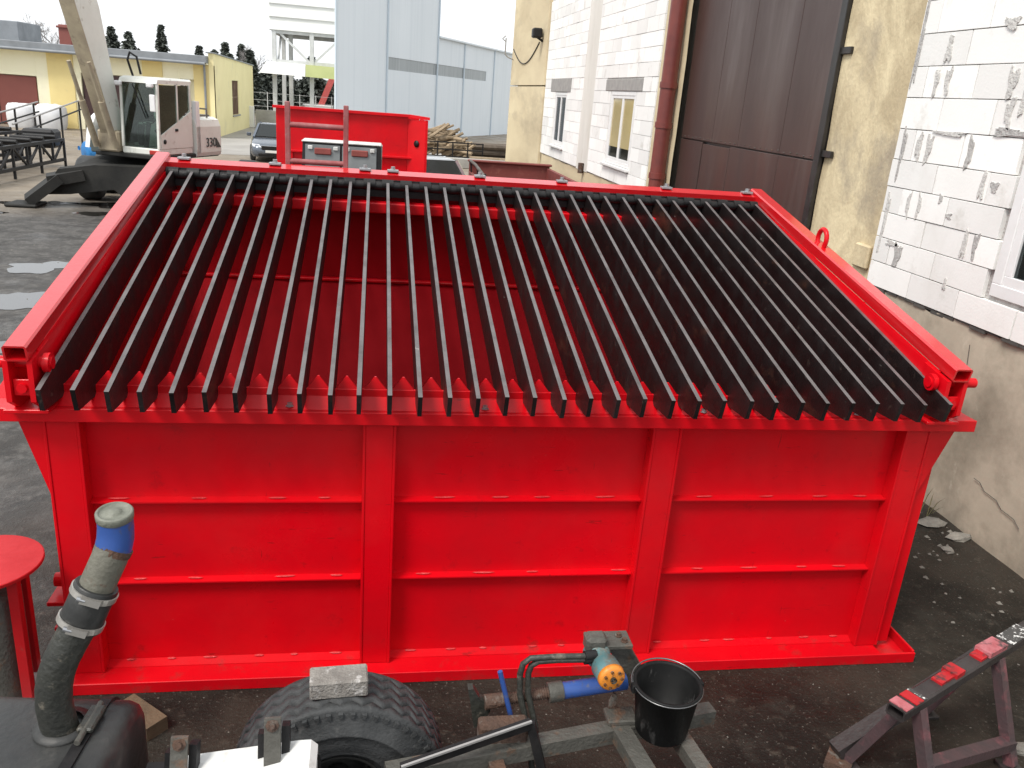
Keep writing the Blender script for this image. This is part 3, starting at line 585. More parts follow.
# shell: flared upper side walls, straight lower walls, inner slopes
for sx, xt, xb in ((-1, -2.14, -1.95), (1, 4.24, 3.99)):
    t = .02 * sx
    hp(MB().prism([(xt, 5.16, 1.95), (xt, 8.42, 2.86), (xb, 8.42, 1.25), (xb, 5.16, 1.25)], (-t, 0, 0)), 'side_wall')
    hp(MB().prism([(xb, 5.10, .10), (xb, 8.42, .10), (xb, 8.42, 1.25), (xb, 5.10, 1.25)], (-t, 0, 0)), 'lower_side_wall')
    hp(MB().prism([(xt, 5.07, 1.95), (xb, 5.07, 1.25), (xb + (.06 if sx < 0 else -.06), 5.07, 1.95)], (0, .02, 0)), 'gusset')
    for y in (6.2, 7.3):
        hp(MB().prism([(xt, y, 2.2), (xb, y, 1.3), (xb, y, .1), (xb + sx * .09, y, .1), (xb + sx * .09, y, 1.25), (xt + sx * .04, y, 2.2)], (0, .03, 0)), 'side_rib')
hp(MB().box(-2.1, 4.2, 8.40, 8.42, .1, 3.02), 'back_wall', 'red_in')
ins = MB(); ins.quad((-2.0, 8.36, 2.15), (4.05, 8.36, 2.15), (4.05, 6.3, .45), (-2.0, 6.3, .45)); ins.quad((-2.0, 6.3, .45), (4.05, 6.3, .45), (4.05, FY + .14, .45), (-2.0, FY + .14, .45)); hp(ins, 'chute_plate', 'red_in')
hp(MB().cbox(-2.0, 4.05, 8.30, 8.38, 2.13, 2.16, .008), 'seam_flat')
hp(MB().cbox(-1.98, 4.05, 8.18, 8.40, 2.84, 2.94, .01), 'back_ledge')
for k in range(12): bead(-1.8 + .5 * k, 8.29, 2.155, .2)
# rim: front channel with upstand, side rims following the slope
rm = MB(); rm.cbox(-2.30, 4.32, 4.985, 5.005, 1.945, 2.032, .004); rm.cbox(-2.30, 4.32, 5.005, 5.16, 2.012, 2.030, .003); hp(rm, 'front_rim')
hp(MB().prism([(-1.98, 5.03, 2.031), (4.0, 5.03, 2.031), (4.0, 5.115, 2.095), (-1.98, 5.115, 2.095)], (0, .02, -.006)), 'rim_fillet')
hp(MB().cbox(-1.98, 4.0, 5.115, 5.135, 2.03, 2.145, .004), 'comb_plate')
for sx, x0, x1 in ((-1, -2.30, -2.08), (1, 4.10, 4.32)):
    hp(MB().prism([(x0, 5.16, 2.03), (x0, 8.45, 2.93), (x0, 8.45, 2.85), (x0, 5.16, 1.945)], (x1 - x0, 0, 0)), 'side_rim')
# bolts on the rim
blt = None
def bolt(x, y, z, r_=.018, h=.022, m='zinc', parent=None):
    MB().lathe([(r_ * 1.5, 0), (r_ * 1.5, .006), (r_, .0065), (r_, h), (0, h)], (x, y, z), (0, 0, 1), 6, False).build('bolt', m, parent or H_)
for x in (-2.10, -.52, .73, 2.25, 3.4, 4.18): bolt(x, 5.055, 2.045)
# bars and teeth
NB = 33; XL, XR = -1.88, 3.89; TB = .027
f0 = Vector((0, 4.765, 2.232)); r0 = Vector((0, 8.33, 3.135)); dr = (r0 - f0).normalized(); nn = Vector((0, dr.z, -dr.y))   # down-normal
dep = .24
pf = f0 + Vector((0, .035, -.140)); pk = f0 + dr * .30 + nn * dep
poly = [f0, r0, r0 + nn * dep * .9, pk, pf]
b0 = MB().prism([(XL - TB / 2, q.y, q.z) for q in poly], (TB, 0, 0)).build('grate_bar', 'bar', H_)
rbar = random.Random(5)
cl0 = MB().tube([(XL - .055, 8.315, 3.10), (XL + .055, 8.315, 3.10)], .052, 12).build('collar', 'black', H_)
pitch = (XR - XL) / (NB - 1)
for i in range(1, NB):
    o = dup(b0, (pitch * i + rbar.uniform(-.006, .006), rbar.uniform(-.006, .006), rbar.uniform(-.006, .006))); o.rotation_euler = (0, 0, rbar.uniform(-.0014, .0014))
    dup(cl0, (pitch * i + rbar.uniform(-.008, .008), 0, 0))
hp(MB().tube([(XL - .12, 8.315, 3.09), (XR + .12, 8.315, 3.09)], .042, 14), 'shaft', 'black')
hp(MB().box(XL - .1, XR + .1, 8.33, 8.372, 2.98, 3.145), 'shaft_guard', 'black')
t0 = MB().prism([(XL + .016, 5.118, 2.142), (XL + pitch - .016, 5.118, 2.142), (XL + pitch / 2 + .006, 5.128, 2.226), (XL + pitch / 2 - .006, 5.128, 2.226)], (0, .016, 0)).build('tooth', 'red', H_)
for i in range(1, NB - 1): dup(t0, (pitch * i, 0, 0))
# swing frame: two side tubes, rear beam
def rect_tube(a, b_, w_, h_, t=.012):
    a = Vector(a); b_ = Vector(b_); d = (b_ - a).normalized(); sdv = d.cross(Vector((0, 0, 1))).normalized(); u2 = sdv.cross(d); c = .012
    ring = []; V = []; F = []
    def rr(wi, hi, c):
        return [(-wi + c, -hi), (wi - c, -hi), (wi, -hi + c), (wi, hi - c), (wi - c, hi), (-wi + c, hi), (-wi, hi - c), (-wi, -hi + c)]
    for P_ in (a, b_):
        for q in rr(w_ / 2, h_ / 2, c): V.append(P_ + sdv * q[0] + u2 * q[1])
        for q in rr(w_ / 2 - t, h_ / 2 - t, c * .5): V.append(P_ + sdv * q[0] + u2 * q[1])
    for k in range(8):
        k2 = (k + 1) % 8
        F += [(k, k2, 16 + k2, 16 + k), (8 + k2, 8 + k, 24 + k, 24 + k2), (k2, k, 8 + k, 8 + k2), (16 + k, 16 + k2, 24 + k2, 24 + k)]
    return MB().add(V, F)
for sx, xc in ((-1, -2.005), (1, 3.985)):
    hp(rect_tube((xc, 4.84, 2.420), (xc, 8.52, 3.215), .13, .10), 'side_tube', 'red_gloss')
    # inner side plate between tube and grate
    xi = xc - sx * .07
    hp(MB().prism([(xi, 4.98, 2.40), (xi, 8.36, 3.13), (xi - sx * .02, 8.36, 2.95), (xi - sx * .02, 5.10, 2.10)], (sx * .012, 0, 0)), 'side_plate')
    # pivot lugs and pin
    for dx in (-.085, .045):
        hp(MB().prism([(xc + dx, 4.86, 2.37), (xc + dx, 4.86, 2.12), (xc + dx, 4.99, 2.034), (xc + dx, 5.14, 2.034), (xc + dx, 5.14, 2.42)], (.03, 0, 0)), 'pivot_lug')
    hp(MB().tube([(xc + sx * .22, 4.98, 2.325), (xc - sx * .145, 4.98, 2.325)], .036, 14), 'pivot_pin')
    hp(MB().tube([(xc - sx * .10, 4.98, 2.325), (xc - sx * .135, 4.98, 2.325)], .06, 16), 'pivot_hub')
    hp(MB().cbox(xc - .13, xc + .12, 4.9, 5.2, 2.031, 2.055, .004), 'pivot_base')
    hp(MB().cbox(xc - .05, xc + .05, 4.885, 4.90, 2.15, 2.25, .004), 'stop_plate')
    hp(MB().tube([(xc, 4.865, 2.20), (xc, 4.90, 2.20)], .03, 8), 'stop_bolt')
q0 = Vector((0, 8.36, 3.19)); q1 = q0 + dr * .13; hp(MB().prism([(-2.07, q.y, q.z) for q in (q0, q1, q1 + nn * .11, q0 + nn * .11)], (6.12, 0, 0)), 'rear_beam', 'red_gloss')
for x in (-1.80, -.97, -.12, .15, 1.01, 1.85, 2.96, 3.85):
    tb = MB(); tb.cbox(x - .055, x + .055, 8.40, 8.48, 3.215, 3.236, .003); o = tb.build('clip', 'zinc', H_); o['_o'] = H_['_o']
    bolt(x, 8.44, 3.236, .022, .03, parent=o)
# lifting eye on the right tube
hp(MB().tube([(3.985, 7.0 + .075 * math.cos(a) * 1.0, 2.99 + .085 * math.sin(a)) for a in [PI * (-.25 + 1.5 * k / 14) for k in range(15)]], .022, 8), 'lifting_eye')
hp(MB().tube([(-2.14, 5.35, .62), (-2.02, 5.35, .62)], .05, 10), 'side_stub'); hp(MB().cbox(-2.16, -1.94, 5.2, 5.5, .50, .53, .005), 'side_lug'); hp(MB().cbox(-2.13, -1.94, 5.2, 5.4, .30, .33, .005), 'side_lug')
# access ladder at the back
for x in (-.86, -.31): hp(MB().cbox(x - .024, x + .024, 8.53, 8.58, .2, 3.80, .006), 'ladder_stile', 'ladder')
for z in (.75, 1.1, 1.45, 1.8, 2.2, 2.55, 2.9, 3.25, 3.59): hp(MB().tube([(-.86, 8.555, z), (-.31, 8.555, z)], .026, 8), 'ladder_rung', 'ladder')

# ------------------------------------------------------------------ red disc-topped stand, left of the hopper
D = thing('disc_stand', (-2.38, 4.90, 0), 'small red stand with a round plate top and angle legs beside the hopper', 'stand')
DC = Vector((-2.38, 4.92, 0))
MB().lathe([(0, 1.0), (.335, 1.0), (.34, 1.004), (.34, 1.022), (.335, 1.026), (0, 1.026)], DC, (0, 0, 1), 40, False).build('top_plate', 'red_dull', D)
for a in (-.55, 1.1, 2.6, 4.2):
    c = DC + Vector((math.cos(a), math.sin(a), 0)) * .26
    l = MB(); l.cbox(c.x - .03, c.x + .03, c.y - .03, c.y - .018, .03, .998, .002); l.cbox(c.x + .018, c.x + .03, c.y - .018, c.y + .03, .03, .998, .002); l.build('leg', 'red_dull', D)
MB().lathe([(.19, .03), (.19, .80), (.16, .84), (0, .84)], DC, (0, 0, 1), 24).build('drum', 'steelgrey', D)
MB().cbox(DC.x - .34, DC.x + .34, DC.y - .34, DC.y + .34, .002, .03, .004).build('base_plate', 'whitep', D)
for dx, dy in ((.25, .12), (.29, -.16), (.18, -.28)): bolt(DC.x + dx, DC.y + dy, .03, .022, .03, parent=D)

# ------------------------------------------------------------------ trailer chassis under the photographer: wheel, frame, white panel
T = thing('trailer_chassis', (.2, 3.4, 0), 'grey steel trailer frame with a bare tyre, white side panel and hydraulic pipes', 'trailer')
def tp(mb, n, m='steelgrey'): 
    o = mb.build(n, m, T); return o
# tyre: zig-zag grooves round the tread
TC = Vector((-.135, 3.585, .50)); TR = .56; TW = .165; ax = Vector((-.04, 1, 0)).normalized(); tu = Vector((1, .04, 0)).normalized(); tv = Vector((0, 0, 1))
prof = [(.225, -TW * .72), (.26, -TW * .86), (.275, -TW * .98), (.285, -TW * .96), (.30, -TW * 1.02), (.36, -TW * 1.10), (.40, -TW * 1.10), (.405, -TW * 1.13), (.415, -TW * 1.13), (.42, -TW * 1.09), (.505, -TW * .98), (.535, -TW * .93)]
tread = []
grooves = [-.62, -.22, .22, .62]
x = -.9
pts_t = [-.90]
for g in grooves: pts_t += [g - .055, g - .035, g + .035, g + .055]
pts_t += [.90]
for q in pts_t:
    ing = any(abs(q - g) < .045 for g in grooves); prof.append((TR - (.022 if ing else 0) - .014 * abs(q) ** 3, TW * q))
prof += [(.535, TW * .93), (.505, TW * .98), (.43, TW * 1.08), (.36, TW * 1.10), (.30, TW * 1.02), (.26, TW * .86), (.225, TW * .72)]
NSEG = 192; V = []; F = []
for k in range(NSEG):
    a = 2 * PI * k / NSEG; zz = (.5 - abs((k % 6) / 6 - .5)) * .05 - .0125
    for j, (r_, h_) in enumerate(prof):
        hh = h_ + (zz * 1.5 if 13 <= j <= 28 else 0); V.append(TC + (tu * math.cos(a) + tv * math.sin(a)) * r_ + ax * hh)
npf = len(prof)
for k in range(NSEG):
    k2 = (k + 1) % NSEG
    for j in range(npf - 1): F.append((k * npf + j, k2 * npf + j, k2 * npf + j + 1, k * npf + j + 1))
mbt = MB(); mbt.add(V, F, True)
tyre = tp(mbt, 'tyre', 'rubber'); tyre['_o'] = T['_o']
for k in range(56):       # shoulder lugs
    a = 2 * PI * k / 56; c = TC + (tu * math.cos(a) + tv * math.sin(a)) * .520 - ax * (TW * .985); rad = (tu * math.cos(a) + tv * math.sin(a)); tg = ax.cross(rad)
    m_ = MB(); m_.add([c + rad * sr * .014 + tg * st * (.012 if sr > 0 else .008) - ax * sa * .010 for sr in (-1, 1) for st in (-1, 1) for sa in (-1, 1)], [(0, 1, 3, 2), (4, 6, 7, 5), (0, 4, 5, 1), (2, 3, 7, 6), (0, 2, 6, 4), (1, 5, 7, 3)])
    m_.build('shoulder_lug', 'rubber', tyre)
rim = MB(); rim.lathe([(.232, -TW * .74), (.236, -TW * .80), (.222, -TW * .82), (.205, -TW * .7), (.20, TW * .2), (.10, TW * .25), (.09, TW * .1), (0, TW * .1)], TC, ax, 40); rim.build('rim', 'chassis', tyre)
for k in range(8):
    a = 2 * PI * k / 8; c = TC + (tu * math.cos(a) + tv * math.sin(a)) * .14 + ax * (TW * .2)
    MB().lathe([(.018, 0), (.018, -.03), (0, -.03)], c, ax, 6, False).build('wheel_nut', 'steelgrey', tyre)
tp(MB().tube([(-.145, 3.58, .5), (-.13, 2.0, .5)], .07, 12), 'axle', 'chassis')
# frame members (top faces near z = .80)
tp(MB().bar((.10, 3.30, .75), (1.95, 3.62, .75), .085, .09), 'cross_rail')
tp(MB().bar((1.36, 3.56, .76), (1.52, 2.6, .76), .10, .08), 'frame_rail')
tp(MB().bar((1.68, 3.58, .745), (1.82, 2.6, .745), .085, .08), 'frame_rail')
tp(MB().bar((.22, 3.3, .72), (.30, 2.5, .72), .09, .08), 'frame_rail', 'chassis')
tp(MB().bar((.66, 3.40, .72), (.74, 2.6, .72), .08, .06), 'frame_rail', 'rust')
for x in (1.30, .2): tp(MB().bar((x, 2.9, .05), (x, 2.9, .72), .09, .09), 'support_leg', 'chassis')
tp(MB().bar((.2, 2.9, .70), (1.8, 2.9, .70), .08, .06), 'frame_rail', 'chassis')
tp(MB().tube([(-.14, 2.9, .5), (.25, 2.9, .7)], .05, 10), 'axle_stay', 'chassis')
tp(MB().cbox(.58, .84, 3.42, 3.52, .78, .90, .012), 'block_mount', 'rust')
st_ = MB(); st_.bar((.17, 3.22, .86), (.84, 3.40, .935), .035, .05); st_.bar((.84, 3.40, .945), (.92, 3.38, .65), .035, .045); tp(st_, 'black_stay', 'black')
tp(MB().bar((.17, 3.198, .892), (.84, 3.378, .967), .012, .012), 'stay_edge', 'railpipe')
fb = MB(); fb.prism([(1.325, 3.60, .72), (1.385, 3.60, .72), (1.365, 3.60, .92), (1.345, 3.60, .93), (1.325, 3.60, .88)], (0, .015, 0)); tp(fb, 'flat_upright', 'rust')
tp(MB().cbox(1.30, 1.47, 3.50, 3.62, .795, .83, .008), 'foot_plate')
# hydraulic motor on its bracket
br = MB(); br.cbox(1.19, 1.44, 3.66, 3.80, 1.175, 1.20, .004); br.bar((1.36, 3.74, 1.18), (1.60, 3.72, .78), .11, .03, (0, 1, 0)); br.bar((1.42, 3.77, 1.17), (1.66, 3.75, .78), .016, .10, (0, 1, 0)); tp(br, 'motor_bracket')
for x, y in ((1.25, 3.76), (1.38, 3.75), (1.40, 3.70)): bolt(x, y, 1.20, .014, .02, 'rust', T)
mo = MB(); mA = Vector((1.27, 3.47, 1.15)); md = Vector((-.14, 1, -.02)).normalized()
mo.lathe([(0, 0), (.068, 0), (.074, .012), (.074, .10), (.062, .105), (.062, .17), (.07, .175), (.07, .24), (.045, .26), (0, .26)], mA, md, 28); mo_ = tp(mo, 'hydraulic_motor', 'teal'); mo_['_o'] = T['_o']
MB().lathe([(0, -.022), (.060, -.022), (.072, -.012), (.076, .010), (0, .010)], mA, md, 24).build('motor_face', 'orange', mo_)
u_ = md.cross(Vector((0, 0, 1))).normalized(); v_ = md.cross(u_)
for k in range(7):
    a = 2 * PI * k / 7; MB().lathe([(.009, -.030), (.009, -.015), (0, -.015)], mA + (u_ * math.cos(a) + v_ * math.sin(a)) * .050, md, 6, False).build('motor_bolt', 'rust', mo_)
MB().lathe([(.018, -.036), (.018, -.02), (0, -.036)], mA, md, 8).build('motor_plug', 'oily', mo_)
MB().cbox(1.17, 1.29, 3.64, 3.74, 1.16, 1.26, .02).build('motor_head', 'steelgrey', mo_)
# pipes
for d in (0, .045):
    P_ = [(1.20, 3.60, 1.165 + d * .5), (1.0, 3.60, 1.17 + d * .5), (.90 - d, 3.60, 1.165 + d * .5), (.862 - d, 3.60, 1.14 + d * .3), (.850 - d, 3.60, 1.09), (.853 - d, 3.58, .98), (.90 - d, 3.54, .80), (.95 - d, 3.5, .5)]
    tp(MB().tube(P_, .017, 10), 'hydraulic_pipe', 'oily')
    tp(MB().tube([(1.15, 3.60, 1.167 + d * .5), (1.215, 3.61, 1.167 + d * .5)], .028, 10), 'pipe_fitting', 'black')
# screw jack
J = thing('screw_jack', (1.0, 3.6, .9), 'rusty screw jack with a blue barrel and cross handle under the motor', 'screw jack')
def jp(mb, n, m): return mb.build(n, m, J)
ja, jb = Vector((.64, 3.60, .915)), Vector((1.44, 3.66, .965)); jd = (jb - ja).normalized()
def jx(t): return ja + (jb - ja) * t
jp(MB().tube([jx(.50), jx(.98)], .046, 16), 'barrel', 'bluepaint'); jp(MB().tube([jx(.42), jx(.52)], .055, 16), 'collar', 'steelgrey')
sc = []; srd = []
for i in range(60): sc.append(jx(.10 + .33 * i / 59)); srd.append(.027 + (.006 if i % 3 == 0 else 0))
jp(MB().tube(sc, srd, 12), 'screw', 'rust')
jp(MB().tube([jx(-.02), jx(.11)], [.042, .038], 12), 'nut', 'rust')
jp(MB().prism([(.53, 3.6, 1.0), (.56, 3.6, 1.0), (.60, 3.6, .93), (.66, 3.6, .90), (.66, 3.6, .85), (.62, 3.6, .78), (.58, 3.6, .74), (.565, 3.6, .80), (.55, 3.6, .90)], (0, .05, 0)), 'hook', 'oily')
jp(MB().tube([(.69, 3.575, 1.13), (.785, 3.55, .78)], .014, 8), 'tommy_bar', 'bluepaint')
# white panel and two upright flats with bolts
wp = MB(); wp.prism([(-.90, 3.20, 1.02), (-.30, 3.14, 1.14), (-.25, 3.14, 1.14), (-.22, 3.14, 1.11), (-.22, 3.14, .85), (-.90, 3.20, .75)], (0, -.36, -.05)); tp(wp, 'side_panel', 'whitep')
tp(MB().bar((-.215, 3.10, 1.09), (-.215, 3.10, .95), .006, .02), 'panel_slot', 'black')
for x, z, dx in ((-.415, 1.30, .0), (-.815, 1.22, -.02)):
    y = 3.11
    tp(MB().bar((x, y, z), (x + dx, y - .16, z - .55), .072, .022, (0, 1, .3)), 'upright_flat', 'steelgrey')
    tp(MB().lathe([(.03, -.004), (.03, .012), (.014, .014), (.014, .03), (0, .03)], (x, y - .012, z - .03), (0, -.9, .45), 8, False), 'upright_bolt', 'rust')
    tp(MB().bar((x - .05, y + .03, z - .10), (x - .05 + dx, y - .10, z - .6), .035, .05), 'upright_gusset', 'black'); tp(MB().bar((x + .055, y + .03, z - .06), (x + .055 + dx, y - .10, z - .6), .035, .05), 'upright_gusset', 'black')
tp(MB().bar((-1.2, 2.95, .70), (.3, 2.95, .70), .08, .1), 'frame_rail', 'chassis')
tp(MB().box(-.98, -.86, 3.05, 3.18, .85, 1.02), 'bracket_box', 'black'); tp(MB().bar((-.90, 3.10, .95), (-.84, 2.9, .8), .03, .05), 'red_link', 'red_dull')

# paver on the tyre
pv = MB(); pv.cbox(-.145, .145, -.07, .07, 0, .10, .008)
tag(pv.build('paver', 'brickgrey', None, Matrix.Translation((-.145, 3.575, 1.056)) @ Matrix.Rotation(.06, 4, 'Z')), 'grey concrete paver lying on top of the tyre', 'paver')

# bucket
K = thing('bucket', (1.59, 3.46, .80), 'black plastic bucket with a wire rim standing on the trailer frame', 'bucket')
KO = (1.59, 3.47, .79)
MB().lathe([(0, .0), (.135, .0), (.142, .01), (.175, .29), (.184, .292), (.186, .31), (.172, .312), (.166, .30), (.135, .02), (0, .02)], KO, (0, 0, 1), 48).build('pail', 'bucket', K)
MB().tube([(KO[0] + .187 * math.cos(a), KO[1] + .187 * math.sin(a), KO[2] + .300 + .0) for a in [2 * PI * k / 40 for k in range(41)]], .004, 6, False).build('rim_wire', 'wire', K)
MB().tube([(KO[0] + .195 * math.cos(a), KO[1] + .20 * math.sin(a), KO[2] + .30 + .012 * math.sin(a)) for a in [PI * k / 20 for k in range(21)]], .005, 6).build('handle', 'wire', K)
for s_ in (-1, 1): MB().cbox(KO[0] + s_ * .187 - .014, KO[0] + s_ * .187 + .014, KO[1] - .02, KO[1] + .02, KO[2] + .26, KO[2] + .312, .006).build('ear', 'bucket', K)
MB().lathe([(0, .05), (.140, .05)], KO, (0, 0, 1), 32).build('mud', mat('dried_mud', (.045, .042, .04), (.09, .085, .08), 18, rough=(.7, .9), bump=.6, bscale=40), K)

# ------------------------------------------------------------------ black tank with the bent suction pipe
F_ = thing('tank', (-1.5, 3.0, .6), 'grimy black tank with a strap and a bent pipe rising from its top', 'tank')
tkM = Matrix.Translation((-1.05, 3.30, 0)) @ Matrix.Rotation(-.10, 4, 'Z')
V = []; F = []
ring = []
def rrect(y0, y1, z0, z1, c, n=5):
    out = []
    for cx, cz, a0 in ((y1 - c, z1 - c, 0), (y0 + c, z1 - c, PI / 2), (y0 + c, z0 + c, PI), (y1 - c, z0 + c, 1.5 * PI)):
        for i in range(n + 1): a = a0 + PI / 2 * i / n; out.append((cx + c * math.cos(a), cz + c * math.sin(a)))
    return out
for xx, sh in ((-1.6, 0), (-.06, 0), (-.025, .012), (-.005, .035), (0, .07)):
    for (y, z) in rrect(-.95 + sh, .14 - sh, .42 + sh, 1.22 - sh, .13 - sh * .6): V.append((xx, y, z))
nr = 24
for i in range(4):
    for k in range(nr): F.append((i * nr + k, i * nr + (k + 1) % nr, (i + 1) * nr + (k + 1) % nr, (i + 1) * nr + k))
F.append(tuple(4 * nr + k for k in range(nr))); F.append(tuple(range(nr))[::-1])
MB().add(V, F, True).build('shell', 'tank', F_, tkM)
for x0 in (-.175, -1.0):
    sV = []; sF = []
    for xx, o in ((x0, .001), (x0, .014), (x0 + .05, .014), (x0 + .05, .001)):
        for (y, z) in rrect(-.95 - o, .14 + o, .42 - o, 1.22 + o, .13 + o): sV.append((xx, y, z))
    for i in range(3):
        for k in range(nr): sF.append((i * nr + k, i * nr + (k + 1) % nr, (i + 1) * nr + (k + 1) % nr, (i + 1) * nr + k))
    MB().add(sV, sF).build('strap', 'black', F_, tkM)
    MB().cbox(x0 - .01, x0 + .06, -.18, -.02, 1.236, 1.262, .008).build('strap_buckle', 'oily', F_, tkM)
    MB().tube([(x0 + .025, -.25, 1.25), (x0 + .025, .0, 1.25)], .014, 8).build('strap_bolt', 'steelgrey', F_, tkM)
for dz in (0,): MB().cbox(-1.5, -.1, -.6, -.2, .0, .42, .01).build('cradle', 'chassis', F_, tkM)
# suction pipe: from the tank top up and towards the hopper
pp = [(-1.325, 3.19, 1.18), (-1.340, 3.19, 1.28), (-1.345, 3.19, 1.36), (-1.340, 3.195, 1.44), (-1.325, 3.20, 1.51), (-1.300, 3.21, 1.58), (-1.270, 3.222, 1.64), (-1.237, 3.24, 1.70)]
def seg(a, b_): return [a + (b_ - a) * (i / 4) for i in range(5)]
pA = Vector(pp[-1]); pB = Vector((-1.095, 3.30, 2.02)); 
MB().tube(pp + [tuple(q) for q in seg(pA, pA + (pB - pA) * .45)[1:]], .074, 24).build('lower_pipe', 'oily', F_)
MB().lathe([(.12, 0), (.12, .012), (.085, .02)], (-1.325, 3.20, 1.222), (0, 0, 1), 24).build('pipe_flange', 'tank', F_)
h0 = pA + (pB - pA) * .05; h1 = pA + (pB - pA) * .62
MB().tube([h0, h0 + (h1 - h0) * .03, h0 + (h1 - h0) * .5, h0 + (h1 - h0) * .97, h1], [.088, .092, .090, .092, .088], 24).build('rubber_sleeve', 'tank', F_)
for t in (.14, .84):
    c = h0 + (h1 - h0) * t; d = (h1 - h0).normalized(); 
    o = MB().lathe([(.0925, -.014), (.098, -.013), (.098, .013), (.0925, .014)], c, d, 28, False).build('hose_clamp', 'clamp', F_); o['_o'] = F_['_o']
    fr_ = Vector((.2, -1, .25)); fr_ = (fr_ - d * fr_.dot(d)).normalized()
    q = c + fr_ * .102; sdv = d.cross(fr_).normalized()
    MB().bar(q - sdv * .04, q + sdv * .04, .03, .018, fr_).build('clamp_screw', 'clamp', o)
    MB().tube([q - sdv * .055, q - sdv * .02], .011, 8).build('clamp_bolt', 'zinc', o)
MB().tube([h1 - d * .02, pB, pB + Vector((.012, .012, .04))], [.074, .074, .073], 24).build('upper_pipe', 'olive', F_)
q0 = pB + Vector((.012, .012, .03))
MB().tube([q0 - d * .012, q0 + Vector((.008, .006, .015))], [.077, .077], 24).build('weld_ring', 'rust', F_)
MB().tube([q0, q0 + Vector((.010, .012, .05)), q0 + Vector((.013, .018, .10)), q0 + Vector((.013, .018, .15))], [.074, .074, .072, .071], 24).build('blue_elbow', 'bluepaint', F_)
qc = q0 + Vector((.013, .018, .15)); 
MB().lathe([(.070, -.012), (.075, -.008), (.076, .020), (.071, .026), (.064, .026), (.062, .020), (.030, .020), (.028, .026), (0, .027)], qc, (.02, -.12, 1), 28).build('cap', 'cap', F_)

# ------------------------------------------------------------------ trestle
R_ = thing('trestle', (3.7, 3.9, 0), 'dark steel trestle with red and pink paint overspray on its top beam', 'trestle')
ta, tb_ = Vector((3.08, 3.565, .735)), Vector((4.85, 4.43, .735)); td = (tb_ - ta).normalized(); tsd = Vector((-td.y, td.x, 0))
def tx(t): return ta + (tb_ - ta) * t
o = rect_tube(tx(0), tx(1), .115, .08, .01).build('top_beam', 'trestledark', R_)
def sleeve(t0_, t1_, m, n='paint_patch', g=.004):
    a, b_ = tx(t0_), tx(t1_); mb = MB(); up_ = Vector((0, 0, 1))
    mb.prism([a + tsd * .0565 + up_ * .0402, b_ + tsd * .0565 + up_ * .0402, b_ - tsd * .0565 + up_ * .0402, a - tsd * .0565 + up_ * .0402], (0, 0, .002 + g))
    mb.build(n, m, R_)
sleeve(.005, .045, 'overspray'); sleeve(.06, .10, 'overred'); sleeve(.102, .118, 'chips'); 
c0 = tx(.28); mb = MB()
mb.bar(tx(.22) + Vector((0, 0, .042)), tx(.30) + Vector((0, 0, .042)), .07, .03); mb.bar(tx(.295) + Vector((0, 0, .05)), tx(.345) + Vector((0, 0, .05)), .10, .04); mb.build('paint_patch', 'overred', R_)
mb = MB(); mb.bar(tx(.46) + Vector((0, 0, .042)), tx(.53) + Vector((0, 0, .042)), .08, .03); mb.build('paint_patch', 'overred', R_)
mb = MB(); mb.bar(tx(.505) + Vector((0, 0, .06)), tx(.62) + Vector((0, 0, .05)), .108, .035); mb.build('paint_patch', 'overspray', R_)
sleeve(.66, .80, 'chips', 'paint_chips', .002)
for t, top in ((.11, .7), (.60, .7)):
    for s_ in (-1, 1):
        f = tx(t) + tsd * (.30 * s_) - td * .02; f.z = .03
        MB().bar(tx(t) + Vector((0, 0, -.035)) + tsd * (.03 * s_), f, .066, .066).build('leg', 'trestle', R_)
        MB().cbox(f.x - .07, f.x + .07, f.y - .07, f.y + .07, 0, .025, .004).build('foot', 'trestledark', R_)
m1 = tx(.11) - tsd * .165; m1.z = .365; m2 = tx(.60) - tsd * .25; m2.z = .16
MB().bar(m1, m2, .085, .07).build('brace', 'trestle', R_)
MB().bar(tx(.62) + Vector((0, 0, -.06)) + tsd * .05, (3.05, 3.95, .09), .10, .10).build('long_strut', 'trestledark', R_)
MB().bar((3.16, 4.02, .03), (3.02, 3.86, .03), .16, .06).build('strut_foot', 'rust', R_)

# ------------------------------------------------------------------ loose things on the ground
def rock(x, y, sx, sy, sz, seed, name='stone', m='stone'):
    rg = random.Random(seed); V = []; F = []; n = 8
    for j, (q, z) in enumerate(((.85, 0), (1.0, .35), (.8, .8), (.45, 1.0))):
        for k in range(n): a = 2 * PI * k / n; u = q * rg.uniform(.8, 1.15); V.append((x + sx * u * math.cos(a), y + sy * u * math.sin(a), sz * z * rg.uniform(.85, 1.1)))
    for j in range(3):
        for k in range(n): F.append((j * n + k, j * n + (k + 1) % n, (j + 1) * n + (k + 1) % n, (j + 1) * n + k))
    F.append(tuple(3 * n + k for k in range(n)))
    return MB().add(V, F).build(name, m)
for i, (x, y, a, b_, c) in enumerate(((5.95, 7.1, .16, .11, .05), (6.05, 6.8, .15, .09, .05), (5.55, 7.6, .10, .09, .06), (5.35, 7.25, .07, .05, .04), (5.75, 6.55, .06, .07, .04), (5.5, 6.9, .07, .05, .03), (4.45, 3.95, .09, .06, .05), (4.62, 3.75, .08, .08, .06), (4.3, 3.55, .07, .05, .05))):
    tag(rock(x, y, a, b_, c, 40 + i), ('pale flat stone on the ground by the workshop plinth' if i < 6 else 'pale broken stone on the ground under the trestle'), 'stone', ('stones by the plinth' if i < 6 else 'stones under the trestle'))
gr = MB(); rg = random.Random(9)
